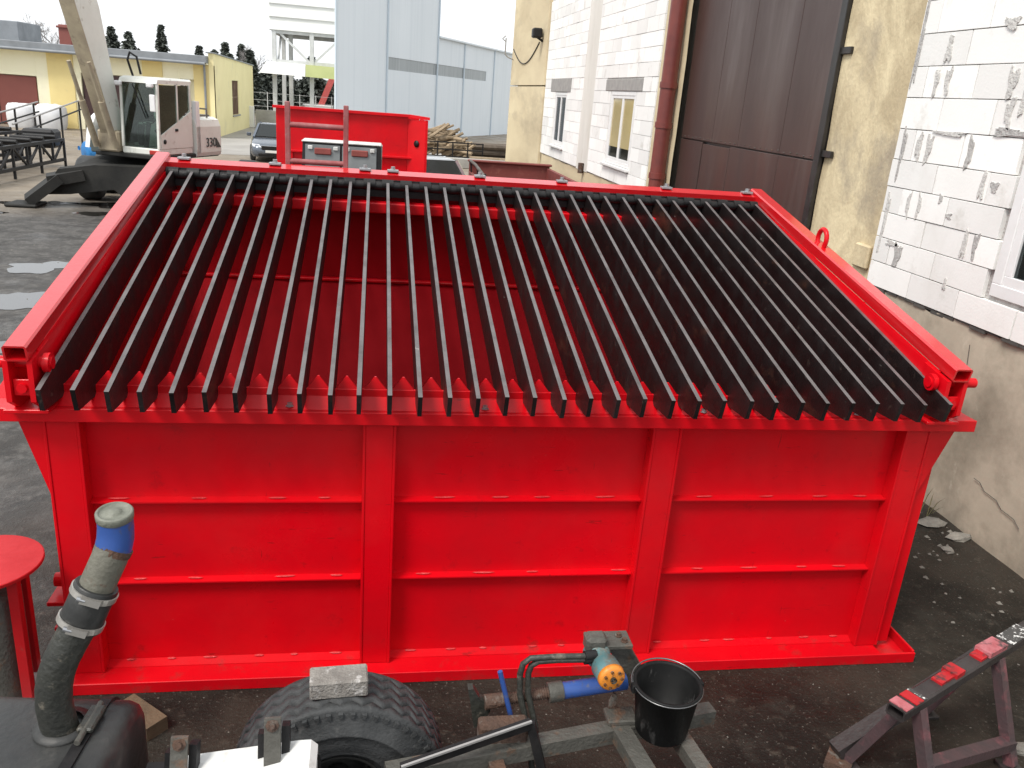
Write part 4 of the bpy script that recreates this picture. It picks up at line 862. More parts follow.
def chip(x, y, s_):
    a = rg.uniform(0, 6.3); V = []
    for k in range(4): q = a + PI / 2 * k; V.append((x + s_ * math.cos(q) * rg.uniform(.6, 1.2), y + s_ * math.sin(q) * rg.uniform(.5, 1.1), 0))
    V.append((x, y, s_ * rg.uniform(.4, .8))); gr.add(V, [(0, 1, 4), (1, 2, 4), (2, 3, 4), (3, 0, 4)])
for i in range(230):
    x = rg.uniform(4.4, 6.1); y = rg.uniform(4.6, 8.6)
    if rg.random() < math.exp(-((x - 5.5) ** 2 + (y - 7.0) ** 2 * .5)): chip(x, y, rg.uniform(.008, .035))
for i in range(260): chip(rg.uniform(-3.2, 5.8), rg.uniform(3.0, 4.85), rg.uniform(.003, .009))
for i in range(260): chip(rg.uniform(-9, -2.6), rg.uniform(5, 22), rg.uniform(.01, .03))
tag(gr.build('gravel', 'stone'), 'scattered pale gravel and grit on the dark ground', 'gravel', kind='stuff')
tag(MB().prism([(-1.62, 4.66, 0), (-1.36, 4.44, 0), (-1.26, 4.55, 0), (-1.52, 4.78, 0)], (0, 0, .10)).build('timber_block', 'wood'), 'short brown timber offcut on the ground behind the tank', 'timber')
tag(MB().prism([(4.62, 3.90, 0), (4.85, 3.86, 0), (4.9, 4.0, 0), (4.66, 4.06, 0)], (0, 0, .12)).build('timber_block', 'wood'), 'light brown timber offcut lying beside the trestle leg', 'timber')
tag(MB().prism([(2.35, 3.55, 0), (2.5, 3.50, 0), (2.55, 3.6, 0), (2.42, 3.68, 0)], (0, 0, .07)).build('timber_block', 'wood'), 'small brown wood scrap on the ground between bucket and trestle', 'timber')
gs = MB(); rg = random.Random(31)
for i in range(60):
    x = 5.9 + rg.uniform(-.5, .2); y = 7.7 + rg.uniform(-.5, .9); h = rg.uniform(.1, .4); dx, dy = rg.uniform(-.15, .15), rg.uniform(-.15, .15); w_ = .006
    gs.add([(x - w_, y, 0), (x + w_, y, 0), (x + dx * .5 + w_, y + dy * .5, h * .7), (x + dx, y + dy, h), (x + dx * .5 - w_, y + dy * .5, h * .7)], [(0, 1, 2, 3, 4)])
tag(gs.build('weeds', 'grass', fix=False), 'thin dry weeds growing at the foot of the plinth', 'weeds', kind='stuff')

# ------------------------------------------------------------------ wheeled excavator
m_ = 1 / S
EC = Vector((-6.95, 28.9, 0)); EM = Matrix.Translation(EC + Vector((.08, 0, .09))) @ Matrix.Rotation(math.radians(-21), 4, 'Z') @ Matrix.Diagonal((.93, .95, .94, 1))
E_ = thing('wheeled_excavator', EC, 'cream wheeled excavator with a raised muddy boom and dark undercarriage', 'excavator')
def ep(mb, n, m='exc', up=True): 
    o = mb.build(n, m, E_, EM if up else Matrix.Translation(EC)); o['_o'] = E_['_o']; return o
# undercarriage
u = MB(); u.cbox(-1.4, 2.4, -.75, .9, .62, 1.18, .08); ep(u, 'chassis', 'chassis', False)
ep(MB().lathe([(0, 1.16), (1.0, 1.16), (1.0, 1.36), (.85, 1.38), (.85, 1.48), (0, 1.48)], (0, 0, 0), (0, 0, 1), 28), 'slew_ring', 'chassis', False)
u = MB(); u.prism([(-2.2, -2.5, 1.05), (-1.2, -2.5, 1.22), (1.2, -2.5, 1.25), (2.2, -2.5, 1.0), (2.2, -2.5, .18), (-.3, -2.5, .18), (-.7, -2.5, .55), (-1.9, -2.5, .35), (-2.7, -2.5, .30)], (0, .22, .04)); ep(u, 'dozer_blade', 'chassis', False)
u = MB(); u.prism([(-1.9, -2.3, 1.12), (1.8, -2.3, 1.12), (1.4, -.6, 1.40), (-1.4, -.6, 1.40)], (0, .05, -.10)); ep(u, 'blade_apron', 'chassis', False)
u = MB(); u.bar((-1.6, -2.2, .92), (-2.5, -2.5, .72), .9, .30); u.bar((-2.2, -2.45, .82), (-3.0, -2.75, .14), 1.1, .26); u.cbox(-3.45, -2.6, -3.3, -2.4, .01, .10, .03); ep(u, 'stabiliser', 'chassis', False)
u = MB(); u.bar((1.4, -2.1, .75), (2.6, -2.5, .30), .45, .30); u.cbox(2.3, 3.1, -3.0, -2.3, .02, .12, .03); ep(u, 'stabiliser', 'chassis', False)
u = MB(); u.cbox(-.4, 1.2, -2.1, -1.7, .05, .6, .03); ep(u, 'blade_block', 'chassis', False)
def wheel(parent, c, axis, R, wd, build, rimm='chrome', tread=True):
    mb = MB(); mb.lathe([(R * .55, -wd * .5), (R * .9, -wd * .5), (R, -wd * .36), (R, wd * .36), (R * .9, wd * .5), (R * .55, wd * .5)], c, axis, 24); t_ = build(mb, 'wheel', 'rubber'); t_['_o'] = parent['_o']
    return t_, MB().lathe([(R * .56, -wd * .46), (R * .50, -wd * .42), (R * .42, -wd * .30), (0, -wd * .34)], c, axis, 20), MB().lathe([(R * .56, wd * .46), (R * .50, wd * .42), (R * .42, wd * .30), (0, wd * .34)], c, axis, 20)
for x in (-1.6, 2.6):
    for y in (-.75, 1.05):
        t_, r1, r2 = wheel(E_, (x - (.25 if x < 0 else 0), y, .66), (1, 0, 0), .66, .60, lambda mb, n, m: ep(mb, n, m, False))
        r1.build('rim', 'chassis', t_, Matrix.Translation(EC)); r2.build('rim', 'chassis', t_, Matrix.Translation(EC))
ep(MB().tube([(-2.3, -.75, .74), (2.6, -.75, .74)], .14, 10), 'axle', 'chassis', False); ep(MB().tube([(-2.3, 1.05, .74), (2.6, 1.05, .74)], .14, 10), 'axle', 'chassis', False)
# upper deck
ep(MB().cbox(-.75, 1.62, -2.3, 1.0, 1.46, 1.60, .03), 'deck', 'chassis')
bdy = MB(); V = []
prof = [(-1.36, 1.50), (1.64, 1.50), (1.68, 1.62), (1.68, 2.45), (1.60, 2.66), (1.40, 2.74), (-1.10, 2.74), (-1.3, 2.6), (-1.38, 2.4), (-1.38, 1.62)]
bdy.prism([(x, -.42, z) for x, z in prof], (0, 1.45, 0)); ep(bdy, 'engine_housing', 'exc')
cw = MB(); cw.lathe([(1.0, 1.45), (1.52, 1.50), (1.56, 2.2), (1.46, 2.5), (1.0, 2.52)], (0, -.02, 0), (0, 0, 1), 36); ep(cw, 'counterweight', 'exc')
ep(MB().bar((1.60, -.30, 1.62), (1.60, -.30, 3.25), .20, .16), 'grab_post', 'pvc')
for y in (.0, .5): ep(MB().tube([(1.5, y, 2.72), (1.5, y, 3.0), (.6, y, 3.0), (.6, y, 2.72)], .03, 6), 'hood_rail', 'steelgrey')
ep(MB().cbox(.5, 1.3, .0, 1.0, 2.73, 2.80, .02), 'hood_grille', 'steelgrey')
# cab
x0, x1, y0, y1, z0, z1 = .25, 1.57, -2.30, -.50, 1.60, 3.86
fr = .075
cb = MB()
cb.cbox(x0, x1, y0, y1, z0, z0 + .20, .03)                                  # floor sill
for x in (x0, x1 - fr): 
    cb.bar((x + fr / 2, y0 + .04, z0 + .2), (x + fr / 2, y0 + .12, z1 - .12), fr, fr); cb.bar((x + fr / 2, y1 - .05, z0 + .2), (x + fr / 2, y1 - .05, z1 - .12), fr, fr * 1.3)
cb.bar((x1 - fr / 2, -1.28, z0 + .2), (x1 - fr / 2, -1.22, z1 - .1), fr * .9, fr)
ep(cb, 'cab_frame', 'exc')
ep(MB().prism([(x0, y0 + .05, z1 - .14), (x1, y0 + .05, z1 - .14), (x1, y0 + .12, z1 - .02), (x1 - .1, y0 + .2, z1 + .04), (x0 + .1, y0 + .2, z1 + .04), (x0, y0 + .12, z1 - .02)], (0, y1 - y0 - .05, 0)), 'cab_roof', 'exc')
dr_ = MB(); dr_.prism([(x1 - .02, y0 + .10, z0 + .2), (x1 - .02, y1, z0 + .2), (x1 - .02, y1, z0 + 1.35), (x1 - .02, -1.28, z0 + 1.0), (x1 - .02, y0 + .12, z0 + .62)], (.03, 0, 0)); d_ = ep(dr_, 'cab_door', 'exc')
MB().cbox(x1 + .01, x1 + .05, -1.45, -1.32, z0 + .72, z0 + .80, .01).build('handle', 'black', d_, EM)
MB().lathe([(.07, 0), (.07, .02), (0, .02)], (x1 + .01, y0 + .28, z0 + .42), (1, 0, 0), 12).build('lock', 'black', d_, EM)
def pane(pts, n='pane'): ep(MB().prism(pts, (.008, .008, 0)), n, 'cabglass')
pane([(x0 + fr, y0 + .05, z0 + .22), (x1 - fr, y0 + .05, z0 + .22), (x1 - fr, y0 + .11, z1 - .16), (x0 + fr, y0 + .11, z1 - .16)], 'windscreen')
pane([(x1 - .03, y0 + .12, z0 + .64), (x1 - .03, -1.30, z0 + 1.0), (x1 - .03, -1.26, z1 - .16), (x1 - .03, y0 + .18, z1 - .16)], 'door_window')
pane([(x1 - .03, -1.20, z0 + 1.05), (x1 - .03, y1 - .1, z0 + 1.38), (x1 - .03, y1 - .1, z1 - .16), (x1 - .03, -1.20, z1 - .16)], 'door_window')
pane([(x0 + .03, y0 + .12, z0 + .3), (x0 + .03, y1 - .1, z0 + .3), (x0 + .03, y1 - .1, z1 - .16), (x0 + .03, y0 + .18, z1 - .16)], 'side_window')
ep(MB().box(x0 + .05, x1 - .05, y1 - .04, y1 - .01, z0 + .2, z0 + .7), 'cab_back', 'exc')
ep(MB().cbox(.55, 1.15, -1.35, -.75, z0 + .55, z0 + .75, .06), 'seat', 'black'); ep(MB().cbox(.58, 1.12, -.85, -.68, z0 + .75, z0 + 1.6, .06), 'seat_back', 'black')
ep(MB().cbox(.30, .50, -1.6, -.8, z0 + .2, z0 + .85, .04), 'console', 'black'); ep(MB().bar((.86, -1.95, z0 + .2), (.86, -1.75, z0 + .95), .10, .10), 'steering_column', 'black')
ep(MB().lathe([(.20, 0), (.22, .02), (.20, .04)], (.86, -1.72, z0 + .97), (0, -.5, 1), 20), 'steering_wheel', 'black')
ep(MB().bar((x0 + .5, y0 + .02, z1 - .18), (x0 + .9, y0 + .02, z0 + 1.1), .025, .025), 'wiper', 'black')
for x in (x0 + .02, x1 - .2): ep(MB().cbox(x - .1, x + .12, y0 - .08, y0 + .05, z1 - .26, z1 - .12, .03), 'work_lamp', 'pvc')
ep(MB().tube([(x1 - .1, y0, z1 - .3), (x1 + .02, y0 - .16, z1 - .42), (x1 + .02, y0 - .16, z1 - .5)], .02, 6), 'mirror_arm', 'black'); ep(MB().cbox(x1 - .12, x1 + .08, y0 - .2, y0 - .15, z1 - .95, z1 - .45, .03), 'mirror', 'pvc')
ep(MB().tube([(x0 + .2, y0 + .5, z1 + .03), (x0 + .12, y0 + .4, z1 + .5), (x0 + .25, y0 + .35, z1 + .72), (x0 + .48, y0 + .35, z1 + .6), (x0 + .55, y0 + .4, z1 + .1)], .035, 6), 'roof_mirror', 'black')
ep(MB().cbox(x1 - .35, x1 + .02, y0 - .04, y0 + .02, z0 + .02, z0 + .15, .02), 'front_lamp', 'tail_red')
# right-hand platform with steps and cowl
ep(MB().cbox(-1.25, -.62, -1.4, -.45, 1.62, 2.35, .03), 'tool_box', 'step'); ep(MB().cbox(-1.15, -.55, -2.0, -1.42, 1.50, 1.95, .03), 'step_box', 'step')
cv = MB(); cv.prism([(-1.42, -1.9, 1.62), (-1.42, -1.75, 2.2), (-1.42, -1.5, 2.58), (-1.42, -1.1, 2.8), (-1.42, -.4, 2.85), (-1.42, -.4, 1.62)], (.16, 0, 0)); ep(cv, 'cowl', 'pvc')
# boom
b0_, b1_, b2_ = Vector((-.20, -2.0, 1.9)), Vector((-.20, -3.0, 5.6)), Vector((-.20, -4.2, 8.9))
def boomseg(pts, wx):
    V = []; F = []
    for (c, h, d) in pts:
        d = d.normalized(); nrm = Vector((0, d.z, -d.y))
        for sx, sn in ((-1, -1), (1, -1), (1, 1), (-1, 1)): V.append(c + Vector((sx * wx / 2, 0, 0)) + nrm * (h / 2 * sn))
    for i in range(len(pts) - 1):
        for k in range(4): F.append((i * 4 + k, i * 4 + (k + 1) % 4, i * 4 + 4 + (k + 1) % 4, i * 4 + 4 + k))
    F += [(3, 2, 1, 0), tuple(len(pts) * 4 - 4 + k for k in range(4))]; return MB().add(V, F)
d1 = b1_ - b0_; d2 = b2_ - b1_
ep(boomseg([(b0_, .45, d1), (b0_ + d1 * .3, .60, d1), (b0_ + d1 * .75, .82, d1), (b1_, .96, d1 + d2), (b2_, .9, d2)], .44), 'boom', 'exc')
of = Vector((0, d1.z, -d1.y)).normalized(); pl_ = [(b0_ + of * .235, .03, d1), (b0_ + d1 * .3 + of * .32, .03, d1), (b0_ + d1 * .75 + of * .435, .03, d1), (b1_ + of * .51, .03, d1 + d2), (b2_ + of * .46, .03, d2)]
pl_ = [(c - 2 * (c - (b0_ + d1 * t)), h, d) for (c, h, d), t in zip(pl_, (0, .3, .75, 1, 1))] if of.y > 0 else pl_
pl_[-1] = (b2_ - of * .46 if of.y > 0 else b2_ + of * .46, .03, d2)
ep(boomseg(pl_, .50), 'boom_underside', 'boom')
for sx in (-1, 1):
    xx = -.20 + sx * .34
    ep(MB().tube([(xx, -2.45, 1.75), (xx, -2.95, 3.1)], .10, 10), 'lift_cylinder', 'boom'); ep(MB().tube([(xx, -2.95, 3.1), (xx, -3.35, 4.2)], .06, 10), 'lift_rod', 'boom')
ep(MB().cbox(-.60, .18, -2.35, -1.55, 1.6, 2.25, .05), 'boom_foot', 'boom'); ep(MB().tube([(-.15, -2.7, 4.2), (-.1, -2.3, 3.6), (-.12, -2.1, 2.9), (-.15, -1.9, 2.3)], .045, 8), 'boom_hose', 'black'); ep(MB().cbox(-.6, -.08, -2.75, -2.2, 4.25, 4.6, .1), 'boom_lamp', 'exc')
# number on the housing
cu = bpy.data.curves.new('t', 'FONT'); cu.body = '330'; cu.size = .40 * S; cu.extrude = .004
to = bpy.data.objects.new('t', cu); me = bpy.data.meshes.new_from_object(to); bpy.data.objects.remove(to)
to = bpy.data.objects.new('number', me); col.objects.link(to); me.materials.append(MT['textdark']); to.parent = E_
to.matrix_local = Matrix.Rotation(math.radians(-21), 4, 'Z') @ Matrix.Translation(Vector((1.66, .10, 1.78)) * S) @ Matrix.Rotation(PI / 2, 4, 'Z') @ Matrix.Rotation(PI / 2, 4, 'X')
ep(MB().prism([(1.685, .72, 1.76), (1.685, 1.0, 1.76), (1.685, .72, 2.08)], (.012, 0, 0)), 'stripe_mark', 'textdark')

# blue drum lying behind the excavator
bd = thing('drum', (-11.75, 39.0, 0), 'blue plastic drum lying on its side beyond the excavator', 'drum')
MB().lathe([(0, -.62), (.40, -.62), (.44, -.58), (.43, -.2), (.455, -.18), (.43, -.15), (.43, .2), (.455, .22), (.43, .25), (.44, .58), (.40, .62), (0, .62)], (-11.75, 39.0, .45), (.75, .6, 0), 28).build('barrel_body', 'bluepl', bd)
MB().lathe([(.09, -.65), (.09, -.60), (0, -.65)], (-11.75 - .17, 39.0 - .13, .62), (.75, .6, 0), 10).build('bung', 'bluepl', bd)
tag(MB().cbox(-12.2, -11.2, 41.0, 41.8, 0, .8, .05).build('red_crate', 'skip'), 'small red crate behind the blue drum', 'crate')

# ------------------------------------------------------------------ black steel conveyor frames with handrails
def truss(name, a, b_, wd, h, z0, n, label, m='black'):
    a = Vector(a); b_ = Vector(b_); t_ = thing(name, (a + b_) / 2, label, 'steel frame', 'black conveyor frames by the yard edge'); d = (b_ - a); sd_ = Vector((d.y, -d.x, 0)).normalized() * wd / 2
    for s_ in (-1, 1):
        for zz in (z0, z0 + h): MB().bar(a + sd_ * s_ + Vector((0, 0, zz)), b_ + sd_ * s_ + Vector((0, 0, zz)), .11, .11).build('chord', m, t_)
        for i in range(n + 1):
            q = a + d * i / n + sd_ * s_; MB().bar(q + Vector((0, 0, 0 if i % 2 == 0 else z0)), q + Vector((0, 0, z0 + h)), .08, .08).build('upright', m, t_)
            if i < n:
                q2 = a + d * (i + 1) / n + sd_ * s_; lo, hi = (z0, z0 + h) if i % 2 else (z0 + h, z0)
                MB().bar(q + Vector((0, 0, lo)), q2 + Vector((0, 0, hi)), .07, .07).build('diagonal', m, t_)
    for i in range(n + 1):
        q = a + d * i / n; MB().bar(q - sd_ + Vector((0, 0, z0 + h)), q + sd_ + Vector((0, 0, z0 + h)), .09, .08).build('cross_member', m, t_)
        if i < n: MB().tube([q + d / n * .5 - sd_ * .9 + Vector((0, 0, z0 + h + .12)), q + d / n * .5 + sd_ * .9 + Vector((0, 0, z0 + h + .12))], .08, 10).build('roller', 'black', t_)
    return t_
t1 = truss('conveyor_frame', (-13.3, 27.5, 0), (-12.9, 36.3, 0), 1.3, .75, .35, 8, 'black lattice conveyor frame with rollers nearest the excavator')
t2 = truss('conveyor_frame', (-15.6, 28.5, 0), (-14.9, 37.6, 0), 1.2, .8, .4, 8, 'black lattice conveyor frame behind the roller frame')
tail = MB(); tail.cbox(-13.7, -12.5, 36.0, 36.9, .75, 1.45, .1); tail.build('tail_box', 'black', t1)
def handrail(a, b_, h, label):
    t_ = thing('handrail', a, label, 'handrail', 'sloping handrails'); a = Vector(a); b_ = Vector(b_)
    MB().tube([a + Vector((0, 0, h)), b_ + Vector((0, 0, h))], .04, 8).build('top_rail', 'railpipe', t_)
    for k in range(4): q = a + (b_ - a) * (k + .15) / 3.4; MB().bar(Vector((q.x, q.y, 0)), q + Vector((0, 0, h)), .07, .07).build('rail_post', 'black', t_)
    MB().tube([a + Vector((0, 0, h * .45)), b_ + Vector((0, 0, h * .45))], .04, 8).build('mid_rail', 'black', t_)
handrail((-16.6, 38.5, .6), (-16.0, 44.5, 1.3), .8, 'pale sloping handrail rising towards the red-brown door')
handrail((-14.9, 38.5, .6), (-14.6, 46.5, 1.5), .8, 'pale sloping handrail rising beside the white bulk bags')

# ------------------------------------------------------------------ cars
def car(name, loc, rz, paint, label, hgt=1.45, length=4.6, wid=1.82, group=None, hatch=False, cat='car'):
    t_ = thing(name, loc, label, cat, group); k = .82 / S; L0 = Vector(loc)
    def cp(mb, n, m, par=None):
        mb.v = [tuple(Vector(q) * k + L0) for q in mb.v]; o = mb.build(n, m, par or t_); o['_o'] = t_['_o']; return o
    hl, hw = length / 2, wid / 2; bz = hgt * .64
    st = [(-hl, .34, .50 * bz / .93 + .05, .62), (-hl + .06, .24, .66 * bz / .93, .78), (-hl + .35, .20, .76 * bz / .93, .93), (-hl + 1.1, .19, .87 * bz / .93, .99), (-hl + 1.35, .19, bz, 1.0), (0, .19, bz + .02, 1.0), (hl - .9, .20, bz + .04, 1.0), (hl - .3, .22, bz + .03, .95), (hl - .05, .28, bz - .06, .86), (hl, .36, bz - .25, .74)]
    V = []; F = []; n = 10
    for (y, zl, zt, q) in st:
        w_ = hw * q
        for (xx, zz) in ((-w_ * .9, zl), (-w_, zl + .12), (-w_, zl + (zt - zl) * .6), (-w_ * .96, zt - .06), (-w_ * .84, zt), (w_ * .84, zt), (w_ * .96, zt - .06), (w_, zl + (zt - zl) * .6), (w_, zl + .12), (w_ * .9, zl)): V.append((xx, y, zz))
    for i in range(len(st) - 1):
        for j in range(n): F.append((i * n + j, i * n + (j + 1) % n, (i + 1) * n + (j + 1) % n, (i + 1) * n + j))
    F += [tuple(range(n))[::-1], tuple((len(st) - 1) * n + j for j in range(n))]
    cp(MB().add(V, F, True), 'body', paint)
    by0, by1 = -hl + 1.25, hl - (.12 if hatch else .75); ry0, ry1 = by0 + .78, by1 - (.25 if hatch else .65); wb, wr = hw * .86, hw * .66
    B4 = [(-wb, by0, bz - .02), (wb, by0, bz - .02), (wb, by1, bz), (-wb, by1, bz)]; R4 = [(-wr, ry0, hgt - .03), (wr, ry0, hgt - .03), (wr, ry1, hgt - .04), (-wr, ry1, hgt - .04)]
    g = MB(); g.add([Vector(a) * 1 for a in B4 + R4], [(0, 1, 5, 4), (1, 2, 6, 5), (2, 3, 7, 6), (3, 0, 4, 7)]); cp(g, 'glasshouse', 'inside')
    rf = MB(); rr_ = [(-wr, ry0 - .02, hgt - .05), (wr, ry0 - .02, hgt - .05), (wr, ry1 + .03, hgt - .06), (-wr, ry1 + .03, hgt - .06), (-wr * .8, ry0 + .1, hgt), (wr * .8, ry0 + .1, hgt), (wr * .8, ry1 - .1, hgt - .01), (-wr * .8, ry1 - .1, hgt - .01)]
    rf.add(rr_, [(0, 1, 5, 4), (1, 2, 6, 5), (2, 3, 7, 6), (3, 0, 4, 7), (4, 5, 6, 7)], True); cp(rf, 'roof', paint)
    for i in range(4): cp(MB().bar(B4[i], R4[i], .09, .08), 'pillar', paint)
    for s_ in (1, 2):
        i, j = (1, 2) if s_ == 1 else (3, 0); mB = (Vector(B4[i]) + Vector(B4[j])) / 2; mR = (Vector(R4[i]) + Vector(R4[j])) / 2; cp(MB().bar(mB, mR, .08, .06), 'pillar', paint)
    def gp(i, j, n):
        a, b_, c, d = [Vector(q) for q in (B4[i], B4[j], R4[j], R4[i])]; ce = (a + b_ + c + d) / 4; nr_ = (b_ - a).cross(d - a).normalized() * .025
        cp(MB().prism([ce + (q - ce) * .90 + nr_ for q in (a, b_, c, d)], nr_ * .3), n, 'carglass')
    gp(0, 1, 'windscreen'); gp(1, 2, 'side_window'); gp(2, 3, 'rear_window'); gp(3, 0, 'side_window')
    for s_ in (-1, 1):
        for y in (-hl + .92, hl - .95):
            R = .33; mb = MB(); c = (s_ * (hw - .10), y, R); mb.lathe([(R * .6, -.10), (R * .92, -.10), (R, -.06), (R, .06), (R * .92, .10), (R * .6, .10)], c, (1, 0, 0), 24); wh = cp(mb, 'wheel', 'rubber')
            cp(MB().lathe([(R * .62, .09 * s_), (R * .5, .085 * s_), (R * .2, .06 * s_), (0, .07 * s_)], c, (1, 0, 0), 20), 'rim', 'chrome', wh)
        hb = MB(); hb.prism([(s_ * hw * .46, -hl + .06, .60), (s_ * hw * .82, -hl + .16, .62), (s_ * hw * .88, -hl + .34, .72), (s_ * hw * .55, -hl + .14, .71)], (0, .10, -.03)); hb.v = [(x, y - .07, z) for x, y, z in hb.v]; cp(hb, 'headlight', 'lamp_glass')
        cp(MB().cbox(s_ * hw * .72 - .14, s_ * hw * .72 + .14, hl - .06, hl + .01, .68, .84, .02), 'tail_light', 'tail_red')
        cp(MB().cbox(s_ * (hw + .08) - .10, s_ * (hw + .08) + .08, by0 + .28, by0 + .40, bz + .0, bz + .15, .03), 'mirror', paint)
    cp(MB().cbox(-.42, .42, -hl - .025, -hl + .04, .50, .66, .03), 'grille', 'black'); cp(MB().cbox(-.44, .44, -hl - .03, -hl + .02, .655, .675, .008), 'grille_trim', 'chrome')
    cp(MB().cbox(-.55, .55, -hl - .02, -hl + .1, .26, .38, .03), 'air_intake', 'black'); cp(MB().cbox(-.26, .26, -hl - .045, -hl - .02, .40, .50, .005), 'number_plate', 'plate')
    t_.rotation_euler = (0, 0, rz); return t_
car('parked_car', (-5.35, 46.5, 0), math.radians(4), 'car_dark', 'dark sedan parked facing the yard beside the red bin')
car('parked_car', (-24.3, 50.5, 0), math.radians(70), 'car_dark', 'dark car parked before the red-brown door of the yellow building', hatch=True)
car('parked_car', (.35, 30.8, 0), math.radians(-76), 'car_silver', 'silver car parked behind the red bin, its nose towards the skip', hgt=1.42, hatch=True)
car('parked_car', (-.05, 22.9, 0), math.radians(-84), 'car_red', 'faded red car parked in front of the silver car', hgt=1.42, hatch=True)
# grey box van, windscreen with two red visors
VN = thing('compact_loader', (-.75, 20.0, 0), 'compact machine with a grey two-pane glazed cab in front of the red bin', 'loader')
def vp_(mb, n, m): o = mb.build(n, m, VN); o['_o'] = VN['_o']; return o
vx0, vx1, vy = -1.60, .02, 19.2; VH = 2.74
vp_(MB().cbox(vx0 - .08, vx1 + .12, vy - .3, vy + 1.9, .45, 1.45, .08), 'body', 'car_grey')
vp_(MB().prism([(vx0 - .05, vy - .28, 1.44), (vx1 + .10, vy - .28, 1.44), (vx1 + .02, vy + .0, VH), (vx0 - .02, vy + .0, VH)], (0, .05, 0)), 'front_frame', 'black')
vp_(MB().prism([(vx0 - .04, vy + .05, 1.45), (vx0 - .04, vy + .8, 1.45), (vx0 - .02, vy + .7, VH), (vx0 - .02, vy + .12, VH)], (vx1 - vx0 + .1, 0, 0)), 'cabin', 'car_grey')
vp_(MB().cbox(vx0 - .04, vx1 + .06, vy - .05, vy + .7, VH + .002, VH + .04, .015), 'roof', 'whitep')
for i in range(2):
    a = vx0 + .04 + i * .79; b_ = a + .74
    vp_(MB().prism([(a, vy - .285, 1.47), (b_, vy - .285, 1.47), (b_, vy - .035, VH - .04), (a, vy - .035, VH - .04)], (0, -.01, .004)), 'windscreen', 'grey_glass')
    vp_(MB().cbox(a + .20, a + .56, vy - .13, vy - .09, 2.50, 2.64, .02), 'sun_visor', 'visor'); vp_(MB().cbox(a + .06, a + .16, vy - .11, vy - .075, 2.60, 2.68, .01), 'visor_clip', 'whitep'); vp_(MB().cbox(a + .60, a + .70, vy - .11, vy - .075, 2.60, 2.68, .01), 'visor_clip', 'whitep')
    vp_(MB().prism([(a + .20, vy - .31, 1.6), (a + .58, vy - .31, 1.6), (a + .54, vy - .175, 2.12), (a + .24, vy - .175, 2.12)], (0, .01, 0)), 'red_tint_patch', 'visor')  # red tint patch laid over each pane
vp_(MB().bar((vx1 + .05, vy - .30, 1.46), (vx1 + .0, vy - .03, VH - .01), .09, .06), 'door_pillar', 'black'); vp_(MB().bar((-.8, vy - .33, 1.75), (-.25, vy - .30, 1.72), .04, .04), 'wiper', 'railpipe')
for x in (vx0 + .05, vx1):
    for y in (vy + .3, vy + 1.5):
        mb = MB(); mb.lathe([(.2, -.15), (.48, -.15), (.5, -.1), (.5, .1), (.48, .15), (.2, .15), (0, .12)], (x, y, .5), (1, 0, 0), 24); w__ = vp_(mb, 'wheel', 'rubber'); MB().lathe([(.3, -.16), (.22, -.13), (0, -.13)], (x, y, .5), (1, 0, 0), 16).build('rim', 'steelgrey', w__)

# ------------------------------------------------------------------ second red bin behind the van
RB = thing('steel_bin', (-.3, 26.5, 0), 'red steel bin with a flanged top and rib, behind the van', 'bin')
def rp(mb, n, m='red'): return mb.build(n, m, RB, Matrix.Diagonal((1, 1, 1.065, 1)))
bx0, bx1, by = -2.86, 1.40, 25.3
rp(MB().cbox(bx0, bx1 - .55, by, by + .06, .25, 3.02, .01), 'front_wall'); rp(MB().prism([(bx1 - .55, by, .25), (bx1 - .05, by - .45, .25), (bx1 - .05, by - .45, 2.95), (bx1 - .55, by, 2.98)], (.0, .05, 0)), 'corner_wall')
rp(MB().cbox(bx1 - .08, bx1, by - .47, by + 3, .25, 2.98, .01), 'end_wall'); rp(MB().cbox(bx0, bx0 + .06, by + .06, by + 3, .25, 3.0, .01), 'end_wall'); rp(MB().cbox(bx0 + .07, bx1 - .09, by + 2.94, by + 3, .25, 3.0, .01), 'back_wall')
rp(MB().prism([(bx0 - .08, by - .12, 3.02), (bx1 - .5, by - .12, 3.02), (bx1 + .04, by - .55, 2.99), (bx1 + .04, by - .40, 2.99), (bx1 - .45, by + .12, 3.02), (bx0 - .08, by + .12, 3.02)], (0, 0, .07)), 'top_flange')
rp(MB().cbox(bx0 + .3, bx1 - .3, by - .12, by - .002, 1.92, 1.98, .01), 'rib'); rp(MB().cbox(bx0 + .3, bx1 - .3, by - .12, by - .002, .9, .96, .01), 'rib')
rp(MB().cbox(bx0 + .38, bx0 + .46, by - .10, by - .003, .3, 1.92, .01), 'rib'); rp(MB().cbox(bx0, bx1, by + .1, by + 2.9, .18, .25, .01), 'floor')
rp(MB().lathe([(.09, 0), (.09, .02), (0, .02)], (bx1 - .30, by - .245, 2.35), (-.67, -.74, 0), 14), 'port_hole', 'black')
for x in (bx0 + .2, bx1 - .3):
    for y in (by + .3, by + 2.5): rp(MB().cbox(x - .1, x + .1, y, y + .2, 0, .19, .01), 'foot')

